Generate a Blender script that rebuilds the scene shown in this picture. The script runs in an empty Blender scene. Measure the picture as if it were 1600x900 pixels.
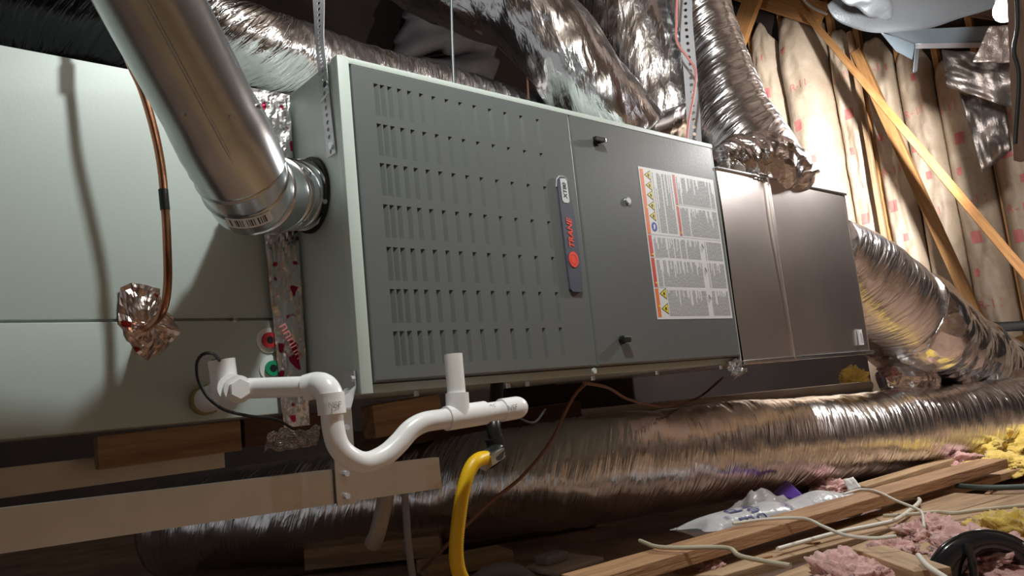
import bpy, bmesh, math, random
from mathutils import Vector, Matrix, noise
random.seed(7)
sc = bpy.context.scene
V = Vector

# ------------------------------------------------------------------ camera
F_PX = 1205.0
YAW, PIT, ROL = .7251, .1421, -.1017
CAM = V((-.5861, -1.0236, -.0312))
_fw = V((math.sin(YAW)*math.cos(PIT), math.cos(YAW)*math.cos(PIT), math.sin(PIT)))
_r0 = V((math.cos(YAW), -math.sin(YAW), 0))
_u0 = _r0.cross(_fw)
RT = _r0*math.cos(ROL) + _u0*math.sin(ROL)
UP = _u0*math.cos(ROL) - _r0*math.sin(ROL)
cd = bpy.data.cameras.new('camera')
cd.sensor_width = 36.0
cd.lens = 36.0*F_PX/1600.0
cd.clip_start = .02
cam = bpy.data.objects.new('camera', cd)
sc.collection.objects.link(cam)
cam.matrix_world = Matrix(((RT.x, UP.x, -_fw.x, CAM.x), (RT.y, UP.y, -_fw.y, CAM.y), (RT.z, UP.z, -_fw.z, CAM.z), (0, 0, 0, 1)))
sc.camera = cam

# ------------------------------------------------------------------ world, lamps, exposure
sc.view_settings.view_transform = 'Standard'
sc.view_settings.look = 'None'
sc.view_settings.gamma = 1.0
sc.view_settings.use_curve_mapping = False
sc.view_settings.exposure = 0.0
w = bpy.data.worlds.new('attic_air'); sc.world = w
w.use_nodes = True
w.node_tree.nodes['Background'].inputs[0].default_value = (.82, .80, .80, 1)
w.node_tree.nodes['Background'].inputs[1].default_value = .3


def point_light(name, loc, energy, col, radius):
    l = bpy.data.lights.new(name, 'POINT'); l.energy = energy; l.color = col; l.shadow_soft_size = radius
    o = bpy.data.objects.new(name, l); o.location = loc
    sc.collection.objects.link(o)
    return o


point_light('work_lamp', (.09, -.54, 1.19), 47, (.93, 1, .97), .035)


# ------------------------------------------------------------------ placement helper
def at(u, v, **k):
    """point seen at pixel (u, v) of the 1600x900 frame, at a depth d or on a plane X=, Y= or Z="""
    r = _fw + RT*((u-800)/F_PX) - UP*((v-450)/F_PX)
    key, val = list(k.items())[0]
    if key == 'd':
        return CAM + r*val
    i = 'XYZ'.index(key)
    return CAM + r*((val-CAM[i])/r[i])


# ------------------------------------------------------------------ materials
MATS = {}


def mat(name, col, rough=.5, metal=0.0, var=.0, vscale=8.0, bump=0.0, bscale=60.0, stretch=(1, 1, 1), col2=None,
        coat=0.0, uv=False, emit=0.0, spec=.5, detail=4, sheen=0.0, alpha=1.0, trans=0.0, distort=0.0):
    m = bpy.data.materials.new(name); m.use_nodes = True
    nt = m.node_tree; n = nt.nodes; L = nt.links
    b = n['Principled BSDF']
    c4 = (col[0], col[1], col[2], 1)
    b.inputs['Base Color'].default_value = c4
    b.inputs['Roughness'].default_value = rough
    b.inputs['Metallic'].default_value = metal
    b.inputs['Specular IOR Level'].default_value = spec
    b.inputs['Coat Weight'].default_value = coat
    b.inputs['Sheen Weight'].default_value = sheen
    b.inputs['Alpha'].default_value = alpha
    b.inputs['Transmission Weight'].default_value = trans
    if emit:
        b.inputs['Emission Color'].default_value = c4
        b.inputs['Emission Strength'].default_value = emit
    tc = n.new('ShaderNodeTexCoord'); mp = n.new('ShaderNodeMapping')
    mp.inputs['Scale'].default_value = stretch
    L.new(tc.outputs['UV' if uv else 'Object'], mp.inputs['Vector'])
    if col2 is not None or var:
        t = n.new('ShaderNodeTexNoise'); t.inputs['Scale'].default_value = vscale; t.inputs['Detail'].default_value = 6
        t.inputs['Distortion'].default_value = distort
        L.new(mp.outputs[0], t.inputs['Vector'])
        r = n.new('ShaderNodeValToRGB')
        if col2 is None:
            col2 = [c*(1-var) for c in col]
        r.color_ramp.elements[0].position = .33; r.color_ramp.elements[1].position = .67
        r.color_ramp.elements[0].color = (col2[0], col2[1], col2[2], 1); r.color_ramp.elements[1].color = c4
        L.new(t.outputs['Fac'], r.inputs['Fac']); L.new(r.outputs['Color'], b.inputs['Base Color'])
    if bump:
        t2 = n.new('ShaderNodeTexNoise'); t2.inputs['Scale'].default_value = bscale; t2.inputs['Detail'].default_value = detail
        t2.inputs['Distortion'].default_value = distort
        L.new(mp.outputs[0], t2.inputs['Vector'])
        bp = n.new('ShaderNodeBump'); bp.inputs['Strength'].default_value = bump; bp.inputs['Distance'].default_value = .01
        L.new(t2.outputs['Fac'], bp.inputs['Height']); L.new(bp.outputs[0], b.inputs['Normal'])
    MATS[name] = m
    return m


def foil_mat(name, col, rough, su, sv, strength, slant=.35, crumple=.35, cu=16, cv=16, dist=.012):
    """crinkled metallised film: fine wrinkles round the sleeve (u along the duct, v round it) and larger folds"""
    m = bpy.data.materials.new(name); m.use_nodes = True
    nt = m.node_tree; n = nt.nodes; L = nt.links
    b = n['Principled BSDF']
    b.inputs['Base Color'].default_value = (*col, 1); b.inputs['Metallic'].default_value = 1
    b.inputs['Roughness'].default_value = rough
    tc = n.new('ShaderNodeTexCoord')
    def mapped(rot, sx, sy):
        r_ = n.new('ShaderNodeMapping'); r_.inputs['Rotation'].default_value = (0, 0, rot); L.new(tc.outputs['UV'], r_.inputs['Vector'])
        mp = n.new('ShaderNodeMapping'); mp.inputs['Scale'].default_value = (sx, sy, 1); L.new(r_.outputs[0], mp.inputs['Vector'])
        return mp.outputs[0]
    t1 = n.new('ShaderNodeTexNoise'); t1.inputs['Scale'].default_value = 1; t1.inputs['Detail'].default_value = 4; t1.inputs['Distortion'].default_value = .7
    L.new(mapped(slant, su, sv), t1.inputs['Vector'])
    t3 = n.new('ShaderNodeTexNoise'); t3.inputs['Scale'].default_value = 9; t3.inputs['Detail'].default_value = 3
    L.new(tc.outputs['UV'], t3.inputs['Vector'])
    sc_ = n.new('ShaderNodeVectorMath'); sc_.operation = 'SCALE'; sc_.inputs['Scale'].default_value = .9
    mx = n.new('ShaderNodeVectorMath'); mx.operation = 'ADD'
    L.new(t3.outputs['Color'], sc_.inputs[0]); L.new(mapped(slant, cu, cv), mx.inputs[0]); L.new(sc_.outputs[0], mx.inputs[1])
    t2 = n.new('ShaderNodeTexVoronoi'); t2.inputs['Scale'].default_value = 1
    L.new(mx.outputs[0], t2.inputs['Vector'])
    b1 = n.new('ShaderNodeBump'); b1.inputs['Strength'].default_value = strength; b1.inputs['Distance'].default_value = .008
    b2 = n.new('ShaderNodeBump'); b2.inputs['Strength'].default_value = crumple; b2.inputs['Distance'].default_value = dist
    L.new(t1.outputs['Fac'], b1.inputs['Height']); L.new(t2.outputs['Distance'], b2.inputs['Height'])
    L.new(b1.outputs[0], b2.inputs['Normal']); L.new(b2.outputs[0], b.inputs['Normal'])
    MATS[name] = m
    return m


mat('cabinet', (.50, .56, .53), .42, bump=.018, bscale=220, spec=.4)                      # light sage enamel
mat('flange', (.52, .58, .54), .42, spec=.4)
mat('door_grey', (.135, .145, .145), .3, bump=.03, bscale=260, coat=.5)
MATS['door_grey'].node_tree.nodes['Principled BSDF'].inputs['Coat Roughness'].default_value = .1
mat('dark_gap', (.012, .012, .012), .8)
mat('black', (.012, .012, .013), .35)
mat('black_rubber', (.01, .01, .01), .6)
mat('galv', (.66, .69, .71), .24, 1, var=.12, vscale=18, bump=.02, bscale=30)
mat('galv_plenum', (.78, .71, .68), .31, 1, var=.10, vscale=6, bump=.05, bscale=5)
mat('galv_rail', (.66, .62, .58), .38, 1, var=.12, vscale=14)
mat('galv_strap', (.58, .58, .62), .4, .45)
mat('rod_steel', (.16, .17, .18), .4, .7)
mat('copper', (.60, .28, .16), .28, 1, var=.4, vscale=25)
mat('pvc', (.90, .89, .89), .28, spec=.5)
mat('pvc_old', (.60, .52, .43), .4, var=.25, vscale=9)
mat('brass', (.35, .29, .12), .45, .7)
mat('white_plastic', (.78, .78, .76), .4)
mat('red_plug', (.42, .02, .03), .4)
mat('green_plug', (.01, .28, .13), .4)
mat('yellow_coat', (.88, .52, .01), .4)
mat('label_white', (.74, .74, .75), .4)
mat('label_grey', (.33, .33, .35), .5)
mat('label_orange', (.80, .17, .03), .45)
mat('label_red', (.60, .05, .03), .45)
mat('label_yellow', (.85, .68, .02), .45)
mat('label_blue', (.03, .06, .42), .45)
mat('badge_grey', (.085, .09, .12), .35)
mat('badge_silver', (.62, .63, .64), .35)
mat('logo_red', (.85, .06, .03), .4)
mat('ink', (.02, .02, .03), .5)
mat('ink_blue', (.05, .06, .2), .5)
mat('print_red', (.62, .20, .18), .7)
mat('wood', (.56, .29, .11), .6, col2=(.40, .18, .06), vscale=9, stretch=(.8, 9, 9), bump=.1, bscale=20)
mat('wood_pale', (.50, .33, .19), .65, col2=(.28, .165, .085), vscale=6, stretch=(.8, 8, 8), bump=.25, bscale=16, distort=.4)
mat('wood_warm', (.47, .27, .14), .65, col2=(.30, .155, .075), vscale=7, stretch=(.8, 8, 8), bump=.3, bscale=18, distort=.4)
mat('wood_dark', (.15, .08, .05), .75, col2=(.085, .045, .03), vscale=8, stretch=(.7, 8, 8), bump=.1, bscale=18)
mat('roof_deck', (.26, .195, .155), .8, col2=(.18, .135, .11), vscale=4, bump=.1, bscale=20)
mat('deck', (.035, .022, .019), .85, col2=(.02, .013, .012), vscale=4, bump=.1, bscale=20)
mat('dust', (.34, .22, .16), .95, col2=(.20, .12, .085), vscale=9, bump=.5, bscale=35)
mat('kraft', (.57, .46, .345), .55, col2=(.46, .355, .255), vscale=5, bump=.45, bscale=22, distort=1.0)
mat('kraft_shaded', (.13, .125, .13), .7, col2=(.09, .085, .09), vscale=5, bump=.25, bscale=22)  # kraft with shade in its colour, for batts beyond the lamp's reach
mat('pink_fibre', (.78, .47, .43), .95, col2=(.60, .32, .29), vscale=24, bump=1.0, bscale=60, sheen=.4)
mat('yellow_fibre', (.86, .62, .14), .95, col2=(.62, .42, .08), vscale=24, bump=1.0, bscale=60, sheen=.4)
mat('cable_white', (.70, .66, .58), .5)
mat('cable_beige', (.52, .46, .34), .5)
mat('cable_green', (.05, .075, .065), .45)
mat('wire_red', (.62, .20, .18), .45)
mat('wire_brown', (.20, .09, .06), .5)
mat('film', (.60, .59, .61), .25, alpha=.92, bump=.4, bscale=40)
mat('clear_film', (.62, .6, .6), .08, alpha=.35, bump=.5, bscale=60)
mat('purple', (.09, .035, .28), .45)
mat('paper', (.80, .80, .78), .6)
mat('blue_metal', (.26, .32, .37), .45, .35)
mat('flap_grey', (.17, .185, .20), .45, .3, bump=.15, bscale=120)
mat('dark_plastic', (.018, .018, .022), .16, coat=.5, bump=.06, bscale=14)
mat('grey_plastic', (.28, .27, .28), .5)
mat('bulb', (1, .96, .88), .3, emit=60)
foil_mat('foil', (.89, .89, .91), .21, 70, 6, .8, .3, .25, 18, 7)
foil_mat('foil_tight', (.84, .83, .85), .17, 110, 12, 1.0, .35, .35, 40, 14)
foil_mat('foil_loose', (.92, .92, .94), .17, 24, 8, .3, .5, .7, 20, 11, .012)
foil_mat('foil_fold', (.93, .94, .96), .16, 12, 38, .45, .45, .5, 6, 17, .012)
foil_mat('foil_black', (.05, .05, .055), .22, 90, 9, 1.0, .5, .3, 26, 9)  # near-black sleeve for the top-left duct
foil_mat('foil_crumple', (.84, .80, .80), .17, 60, 60, .5, .4, .9, 22, 22)
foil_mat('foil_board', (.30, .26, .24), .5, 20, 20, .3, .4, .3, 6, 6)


def print_mat(name, base, base2, ink, scale, thr):
    """sheet with faint scattered ink print"""
    m = mat(name, base, .25, 1, bump=.5, bscale=30, detail=2)
    nt = m.node_tree; n = nt.nodes; L = nt.links
    t = n.new('ShaderNodeTexNoise'); t.inputs['Scale'].default_value = scale; t.inputs['Detail'].default_value = 1
    tc = n.new('ShaderNodeTexCoord'); L.new(tc.outputs['Object'], t.inputs['Vector'])
    r = n.new('ShaderNodeValToRGB'); r.color_ramp.elements[0].position = thr; r.color_ramp.elements[1].position = thr+.03
    r.color_ramp.elements[0].color = (*base, 1); r.color_ramp.elements[1].color = (*ink, 1)
    L.new(t.outputs['Fac'], r.inputs['Fac']); L.new(r.outputs['Color'], n['Principled BSDF'].inputs['Base Color'])
    return m


print_mat('foil_tape', (.80, .77, .78), None, (.45, .03, .08), 34, .63)
print_mat('foil_patch', (.74, .60, .56), None, (.45, .05, .05), 40, .62)

# ------------------------------------------------------------------ mesh helpers
COL = sc.collection


def obj(name, verts, faces, m, parent=None, smooth=False, uvs=None, loc=None):
    me = bpy.data.meshes.new(name)
    me.from_pydata([tuple(v) for v in verts], [], faces)
    if uvs is not None:
        ul = me.uv_layers.new(name='UVMap')
        for li, l in enumerate(me.loops):
            ul.data[li].uv = uvs[l.vertex_index]
    me.materials.append(MATS[m])
    if smooth:
        me.polygons.foreach_set('use_smooth', [True]*len(me.polygons))
    me.update()
    o = bpy.data.objects.new(name, me); COL.objects.link(o)
    if parent is not None:
        o.parent = parent
        if parent.type == 'EMPTY':
            o.location = -parent.location      # part coordinates are written in world space
    if loc is not None:
        o.location = loc
    return o


def thing(name, label, cat, loc=(0, 0, 0), group=None):
    o = bpy.data.objects.new(name, None); COL.objects.link(o); o.location = loc
    o.empty_display_size = .05
    return tag(o, label, cat, group)


def tag(o, label, cat, group=None):
    o['label'] = label; o['category'] = cat
    if group:
        o['group'] = group
    return o


def struct(o, label=None):
    o['kind'] = 'structure'
    if label:
        o['label'] = label
    return o


class MB:
    def __init__(s): s.v = []; s.f = []; s.uv = []
    def add(s, vs, fs):
        b = len(s.v); s.v += [V(x) for x in vs]; s.f += [tuple(i+b for i in f) for f in fs]
    def box(s, a, b, bev=0.0):
        if bev <= 0:
            x0, y0, z0 = a; x1, y1, z1 = b
            s.add([(x0, y0, z0), (x1, y0, z0), (x1, y1, z0), (x0, y1, z0), (x0, y0, z1), (x1, y0, z1), (x1, y1, z1), (x0, y1, z1)],
                  [(0, 3, 2, 1), (4, 5, 6, 7), (0, 1, 5, 4), (1, 2, 6, 5), (2, 3, 7, 6), (3, 0, 4, 7)])
        else:
            bm = bmesh.new(); bmesh.ops.create_cube(bm, size=1)
            for v in bm.verts:
                v.co = V([(a[i]+b[i])/2+v.co[i]*(b[i]-a[i]) for i in range(3)])
            bmesh.ops.bevel(bm, geom=bm.edges[:], offset=bev, segments=2, profile=.6, affect='EDGES')
            bm.verts.index_update()
            s.add([v.co.copy() for v in bm.verts], [tuple(v.index for v in f.verts) for f in bm.faces]); bm.free()
        return s
    def tube(s, path, rad, seg=16, cap=True):
        v, f, _ = tube_geo(path, rad, seg, cap); s.add(v, f); return s
    def prism(s, poly, ax, lo, hi):
        """polygon (list of 2-tuples) extruded along axis ax from lo to hi"""
        n = len(poly)
        def mk(p, h):
            q = [p[0], p[1]]; q.insert(ax, h); return tuple(q)
        vs = [mk(p, lo) for p in poly]+[mk(p, hi) for p in poly]
        fs = [tuple(range(n)), tuple(range(2*n-1, n-1, -1))]+[(i, i+n, (i+1) % n+n, (i+1) % n) for i in range(n)]
        s.add(vs, fs); return s
    def build(s, name, m, parent=None, smooth=False, loc=None):
        o = obj(name, s.v, s.f, m, parent, smooth, None, loc)
        bm = bmesh.new(); bm.from_mesh(o.data); bmesh.ops.recalc_face_normals(bm, faces=bm.faces[:]); bm.to_mesh(o.data); bm.free()
        return o


def autosmooth(o, ang=40):
    """mark edges sharper than ang as sharp, rest smooth"""
    me = o.data
    me.polygons.foreach_set('use_smooth', [True]*len(me.polygons))
    bm = bmesh.new(); bm.from_mesh(me)
    for e in bm.edges:
        e.smooth = not (len(e.link_faces) == 2 and e.calc_face_angle(0) > math.radians(ang))
    bm.to_mesh(me); bm.free()
    return o


def spline(pts, n):
    """Catmull-Rom through pts, resampled to n points of even spacing"""
    P = [V(p) for p in pts]
    P = [P[0]*2-P[1]]+P+[P[-1]*2-P[-2]]
    out = []
    for i in range(1, len(P)-2):
        for k in range(24):
            t = k/24; a, b, c, d = P[i-1:i+3]
            out.append(.5*((2*b)+(c-a)*t+(2*a-5*b+4*c-d)*t*t+(3*b-a-3*c+d)*t**3))
    out.append(P[-2])
    cum = [0]
    for i in range(1, len(out)): cum.append(cum[-1]+(out[i]-out[i-1]).length)
    res = []; j = 0
    for k in range(n):
        s = cum[-1]*k/(n-1)
        while j < len(cum)-2 and cum[j+1] < s: j += 1
        t = (s-cum[j])/max(1e-9, cum[j+1]-cum[j]); res.append(out[j].lerp(out[j+1], min(1, t)))
    return res


def frames(path):
    n = len(path); T = []
    for i in range(n):
        T.append((path[min(n-1, i+1)]-path[max(0, i-1)]).normalized())
    a = V((0, 0, 1)) if abs(T[0].z) < .8 else V((0, 1, 0))
    N = (a-T[0]*a.dot(T[0])).normalized(); fr = []
    for i in range(n):
        N = (N-T[i]*N.dot(T[i])).normalized(); fr.append((T[i], N, T[i].cross(N)))
    return fr


def tube_geo(path, rad, seg=16, cap=True, disp=None):
    path = [V(p) for p in path]; n = len(path); fr = frames(path)
    vs = []; uv = []; s = 0
    for i in range(n):
        if i: s += (path[i]-path[i-1]).length
        r = rad(i/(n-1)) if callable(rad) else (rad[i] if isinstance(rad, (list, tuple)) else rad)
        for j in range(seg):
            a = 2*math.pi*j/seg
            rr = r+(disp(s, a, r) if disp else 0)
            vs.append(path[i]+fr[i][1]*(math.cos(a)*rr)+fr[i][2]*(math.sin(a)*rr))
            uv.append((s, abs(a-math.pi)*r))
    fs = [(i*seg+j, i*seg+(j+1) % seg, (i+1)*seg+(j+1) % seg, (i+1)*seg+j) for i in range(n-1) for j in range(seg)]
    if cap:
        fs.append(tuple(range(seg-1, -1, -1))); fs.append(tuple(range((n-1)*seg, n*seg)))
    return vs, fs, uv


def tube(name, path, rad, m, parent=None, seg=14, n=None, cap=True):
    p = spline(path, n) if n else path
    v, f, uv = tube_geo(p, rad, seg, cap)
    return autosmooth(obj(name, v, f, m, parent, True, uv), 50)


def foil_duct(name, pts, R, m, label=None, cat='duct', amp=.05, freq=16, n=150, seg=64, seed=0, parent=None, sag=0.0, flare=None, slant=.6):
    """insulated flexible duct: puffy foil sleeve with slanted wrinkles as real relief"""
    path = spline(pts, n)
    def disp(s, a, r):
        c, d = math.cos(a), math.sin(a)
        k = noise.noise(V((s*freq+slant*math.sin(a+seed), c*1.3+seed, d*1.3)))
        k2 = noise.noise(V((s*freq*2.7+a*.4, c*2.5, d*2.5+seed*3)))
        k3 = noise.noise(V((s*3+seed*5, c*.9, d*.9)))
        return r*(amp*(k+.45*k2)+.09*k3)
    rad = R if callable(R) else (lambda t: R)
    v, f, uv = tube_geo(path, rad, seg, True, disp)
    o = obj(name, v, f, m, parent, True, uv)
    if label: tag(o, label, cat)
    return o


def board(name, p0, p1, wid, hgt, m, parent=None, up=(0, 0, 1), bev=.002):
    """length p0->p1 along local X, wid across, hgt along up"""
    p0, p1 = V(p0), V(p1); x = (p1-p0); Ln = x.length; x.normalize()
    z = V(up); z = (z-x*z.dot(x)).normalized(); y = z.cross(x)
    o = MB().box((0, -wid/2, -hgt/2), (Ln, wid/2, hgt/2), bev).build(name, m, parent)
    M = Matrix(((x.x, y.x, z.x, p0.x), (x.y, y.y, z.y, p0.y), (x.z, y.z, z.z, p0.z), (0, 0, 0, 1)))
    o.matrix_basis = (Matrix.Translation(-parent.location) @ M) if parent is not None and parent.type == 'EMPTY' else M
    return o


def sheet(name, fn, nu, nv, m, parent=None, thick=.0, smooth=True):
    """surface patch fn(s,t)->point with optional thickness"""
    vs = []; uv = []
    P = [[V(fn(i/nu, j/nv)) for i in range(nu+1)] for j in range(nv+1)]
    for j in range(nv+1):
        for i in range(nu+1):
            vs.append(P[j][i]); uv.append((i/nu, j/nv))
    fs = [(j*(nu+1)+i, j*(nu+1)+i+1, (j+1)*(nu+1)+i+1, (j+1)*(nu+1)+i) for j in range(nv) for i in range(nu)]
    o = obj(name, vs, fs, m, parent, smooth, uv)
    if thick:
        md = o.modifiers.new('thickness', 'SOLIDIFY'); md.thickness = thick; md.offset = 0
    return o


_txt_cache = {}


def text_geo(body, size, shear=0.0, bold=0.0):
    c = bpy.data.curves.new('lettering', 'FONT'); c.body = body; c.size = size; c.resolution_u = 3; c.shear = shear; c.offset = bold
    c.align_x = 'CENTER'; c.align_y = 'CENTER'
    t = bpy.data.objects.new('lettering', c); COL.objects.link(t)
    dg = bpy.context.evaluated_depsgraph_get(); me = bpy.data.meshes.new_from_object(t.evaluated_get(dg))
    vs = [v.co.copy() for v in me.vertices]; fs = [tuple(p.vertices) for p in me.polygons]
    bpy.data.objects.remove(t); bpy.data.curves.remove(c); bpy.data.meshes.remove(me)
    return vs, fs


def lettering(name, body, size, o, ex, ey, m, parent=None, shear=0.0, fn=None, bold=0.0):
    """flat lettering at o with reading direction ex and letter-up ey"""
    vs, fs = text_geo(body, size, shear, bold)
    o, ex, ey = V(o), V(ex), V(ey)
    pts = [o+ex*v.x+ey*v.y for v in vs]
    if fn: pts = [fn(p) for p in pts]
    return obj(name, pts, fs, m, parent)


def disc_poly(cx, cy, r, n=20, r2=None): return [(cx+r*math.cos(2*math.pi*i/n), cy+(r2 or r)*math.sin(2*math.pi*i/n)) for i in range(n)]


# ================================================================== THE SETTING
FZ = -.42
XW = 4.6


def roof_z(y): return 1.95+.65*(y-.2)


FLOOR = struct(MB().box((-3.2, -2.4, FZ-.06), (XW+.3, 2.8, FZ)).build('floor', 'dust'))
# sloped roof underside with rafters
rf = struct(MB().prism([(-2.4, roof_z(-2.4)), (2.9, roof_z(2.9)), (2.9, roof_z(2.9)+.05), (-2.4, roof_z(-2.4)+.05)], 0, -3.2, XW+.3).build('ceiling', 'roof_deck'))
for i, x in enumerate((-2.4, -1.8, -1.2, -.6, 0., .6, 1.2, 1.8, 2.4, 3.0, 3.6, 4.2)):
    board('rafter', (x, -2.35, roof_z(-2.35)-.07), (x, 2.6, roof_z(2.6)-.07), .04, .14, 'wood_dark', rf)
struct(MB().box((-3.2, -2.45, FZ), (XW+.3, -2.35, .32)).build('wall_front', 'wood_pale'))
for k in range(4):
    board('decking_panel', (-1.9, -.80-.36*k, FZ+.01), (1.2, -.80-.36*k, FZ+.01), .35, .02, 'wood_pale', FLOOR)
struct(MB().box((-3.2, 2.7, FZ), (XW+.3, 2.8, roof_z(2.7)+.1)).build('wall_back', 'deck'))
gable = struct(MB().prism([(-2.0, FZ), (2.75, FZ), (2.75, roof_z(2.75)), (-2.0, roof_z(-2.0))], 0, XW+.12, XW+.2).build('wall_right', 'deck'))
# studs of the gable wall
for y in (2.25, 1.86, 1.60, 1.245, 1.075, .84, .62, .40, -.05, -.5):
    board('stud', (XW+.105, y, FZ+.0), (XW+.105, y, roof_z(y)-.02), .035, .09, 'wood', gable, up=(1, 0, 0))


# ------------------------------------------------------------------ kraft-faced batts on the gable wall
def batt_fn(y0, y1, z0, z1, seed, puff, lean):
    def fn(s, t):
        z = z0+(z1-z0)*t
        e = 1-(2*s-1)**4
        top = 1-max(0, (t-.88)/.12)**2
        y = y0+(y1-y0)*s+lean*(1-t)
        q = V((s*2.2+seed*3.1, t*(z1-z0)*2.4, seed))
        wr = noise.noise(q)*.03+noise.noise(V((s*5+seed, t*(z1-z0)*7, seed*2)))*.018+abs(noise.noise(V((s*3+t*9+seed, t*(z1-z0)*16, seed*2))))*.014
        x = XW+.05-(puff*e*(.55+.45*top))-wr*e
        zz = z-(.16*(2*s-1)**2*(t**12))+noise.noise(V((s*3, seed*7, 0)))*.05*t**6
        return V((x, y, zz))
    return fn


def batt(px0, px1, z1, label, seed, puff=.085, lean=0.0, m='kraft', z0=FZ, prints=True):
    """px0/px1: horizontal limits of the batt on the wall (world Y, larger first)"""
    fn = batt_fn(px0, px1, z0, z1, seed, puff, lean)
    o = sheet('insulation_batt', fn, 26, 110, m, thick=.004)
    tag(o, label, 'insulation', 'insulation batts on the gable wall')
    if not prints: return o
    W = abs(px1-px0)
    def surf(s, t): return fn(min(1, max(0, s)), min(1, max(0, t)))+V((-.006, 0, 0))
    k = 0; t = .16+.05*(seed % 3)
    H = z1-z0
    while t < .93:
        s0 = .30+.35*((k*7+seed*3) % 5)/5
        if k % 3 != 1:
            a, b = (.055/W, .075/H) if k % 3 == 0 else (.03/W, .05/H)
            n = 4; g = [[surf(s0+a*(i/n-.5), t+b*(j/n-.5)) for i in range(n+1)] for j in range(n+1)]
            obj('red_square', [p for r in g for p in r], [(j*(n+1)+i, j*(n+1)+i+1, (j+1)*(n+1)+i+1, (j+1)*(n+1)+i) for j in range(n) for i in range(n)], 'print_red', o)
        else:
            vs, fs = text_geo('R-11', .075)
            obj('lettering', [surf(s0+v.x/W, t+v.y/H) for v in vs], fs, 'print_red', o)
        k += 1; t += .085+.02*((k*5+seed) % 4)/4
    return o


batt(2.22, 1.89, 2.75, 'kraft insulation batt farthest left on the lit gable wall, mostly behind foil ducts', 1)
batt(1.84, 1.63, 2.55, 'narrow bright kraft batt between the silver duct and the bulging round-topped batt', 2)
batt(1.62, 1.27, 2.53, 'bulging round-topped kraft batt, widest and brightest on the gable wall', 3, .17)
batt(1.27, 1.09, 2.28, 'kraft batt crossed by the dark vertical shadow beside the round-topped batt', 4)
batt(1.055, .86, 2.12, 'kraft batt right of the thin upright stud with small red squares', 5, .09)
batt(.855, .64, 1.98, 'kraft batt in the middle of the wall behind the steeper wooden brace', 6, .09)
batt(.64, .42, 1.80, 'wrinkled kraft batt behind the long diagonal brace, under the metal box', 7, .11)
batt(.40, .14, 1.45, 'creased kraft batt at the right end of the wall below the foil board', 8, .11)
batt(.05, -.42, 1.2, 'dim kraft batt in the far right corner behind the dark post', 9, .1)

# loose paper-faced batts behind the furnace, their shade put into a dark grey
def shaded_batt(poly_px, y, label, seed):
    P = [at(u, v, Y=y) for u, v in poly_px]
    def fn(s, t):
        a = P[0].lerp(P[1], s); b = P[3].lerp(P[2], s); p = a.lerp(b, t)
        e = (1-(2*s-1)**4)*(1-(2*t-1)**6)
        p = p+V((0, -.10*e+.07*noise.noise(V((s*3+seed, t*3, seed))), 0))
        k = noise.noise(V((s*4+seed, t*4, 2)))*.10*((2*s-1)**4+(2*t-1)**4)
        return p+V((k, 0, k))
    o = sheet('insulation_batt', fn, 24, 24, 'kraft_shaded', thick=.02)
    return tag(o, label, 'insulation', 'loose batts in the dark behind the furnace')


shaded_batt([(655, -30), (775, -20), (772, 75), (605, 95)], 2.45, 'large sagging paper batt coloured dark as if unlit, above the furnace', 3)
shaded_batt([(610, 108), (770, 72), (775, 150), (640, 170)], 2.55, 'lower paper batt coloured dark as if unlit, just above the furnace top edge', 5)

# ------------------------------------------------------------------ roof timbers
g = 'wooden roof braces'
tag(board('brace', at(1258, 20, X=4.35), at(1625, 455, d=3.3), .04, .09, 'wood', up=(-.5, .3, .9)), 'long diagonal wooden brace from the ridge down to the right edge', 'lumber', g)
tag(board('brace', at(1338, 80, X=4.42), at(1535, 515, X=4.2), .062, .04, 'wood', up=(1, 0, 0)), 'steeper wooden brace behind the long diagonal brace', 'lumber', g)
tag(board('brace', at(1190, -40, X=4.0), at(1125, 140, X=4.0), .13, .045, 'wood', up=(1, 0, 0)), 'wide wooden brace beside the upright silver duct at the top', 'lumber', g)
tag(board('top_plate', at(1120, -28, X=4.4), at(1285, 24, X=4.4), .16, .06, 'wood', up=(1, 0, 0)), 'horizontal wooden plate above the round-topped batt', 'lumber', g)
tag(board('stud', at(1327, 50, X=4.44), at(1392, 430, X=4.44), .03, .03, 'wood_pale', up=(1, 0, 0)), 'thin upright strip of wood with a bright edge on the kraft wall', 'lumber', g)
tag(board('post', at(1594, -40, d=2.35), at(1606, 250, d=2.35), .06, .06, 'wood_dark', up=(1, 0, 0)), 'dark post at the right edge beside the bulb', 'lumber', g)
tag(board('beam', at(1548, 560, X=4.1), at(1640, 535, X=4.0), .05, .14, 'wood'), 'short wooden beam low at the right edge under the black conduit', 'lumber', g)

# ================================================================== FURNACE
FL, FH, FD = 1.016, .5335, .71
fur = thing('furnace', 'grey gas furnace lying on its side with louvred door and warning label', 'furnace', (FL/2, FD/2, 0))
MB().box((0.001, .014, .0), (FL, FD, FH-.001), .002).build('casing', 'cabinet', fur)
for a_, b_ in (((-.001, -.004, -.002), (.0195, .016, FH)), ((.0195, -.003, FH-.0105), (FL, .016, FH)), ((.0195, .0125, -.001), (FL, .016, .016)), ((FL-.003, -.001, .0), (FL, .016, FH))):
    autosmooth(MB().box(a_, b_, .001).build('flange_strip', 'flange', fur), 60)
MB().box((.018, .012, .012), (FL-.002, .0145, FH-.01)).build('door_gap', 'dark_gap', fur)

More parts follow.
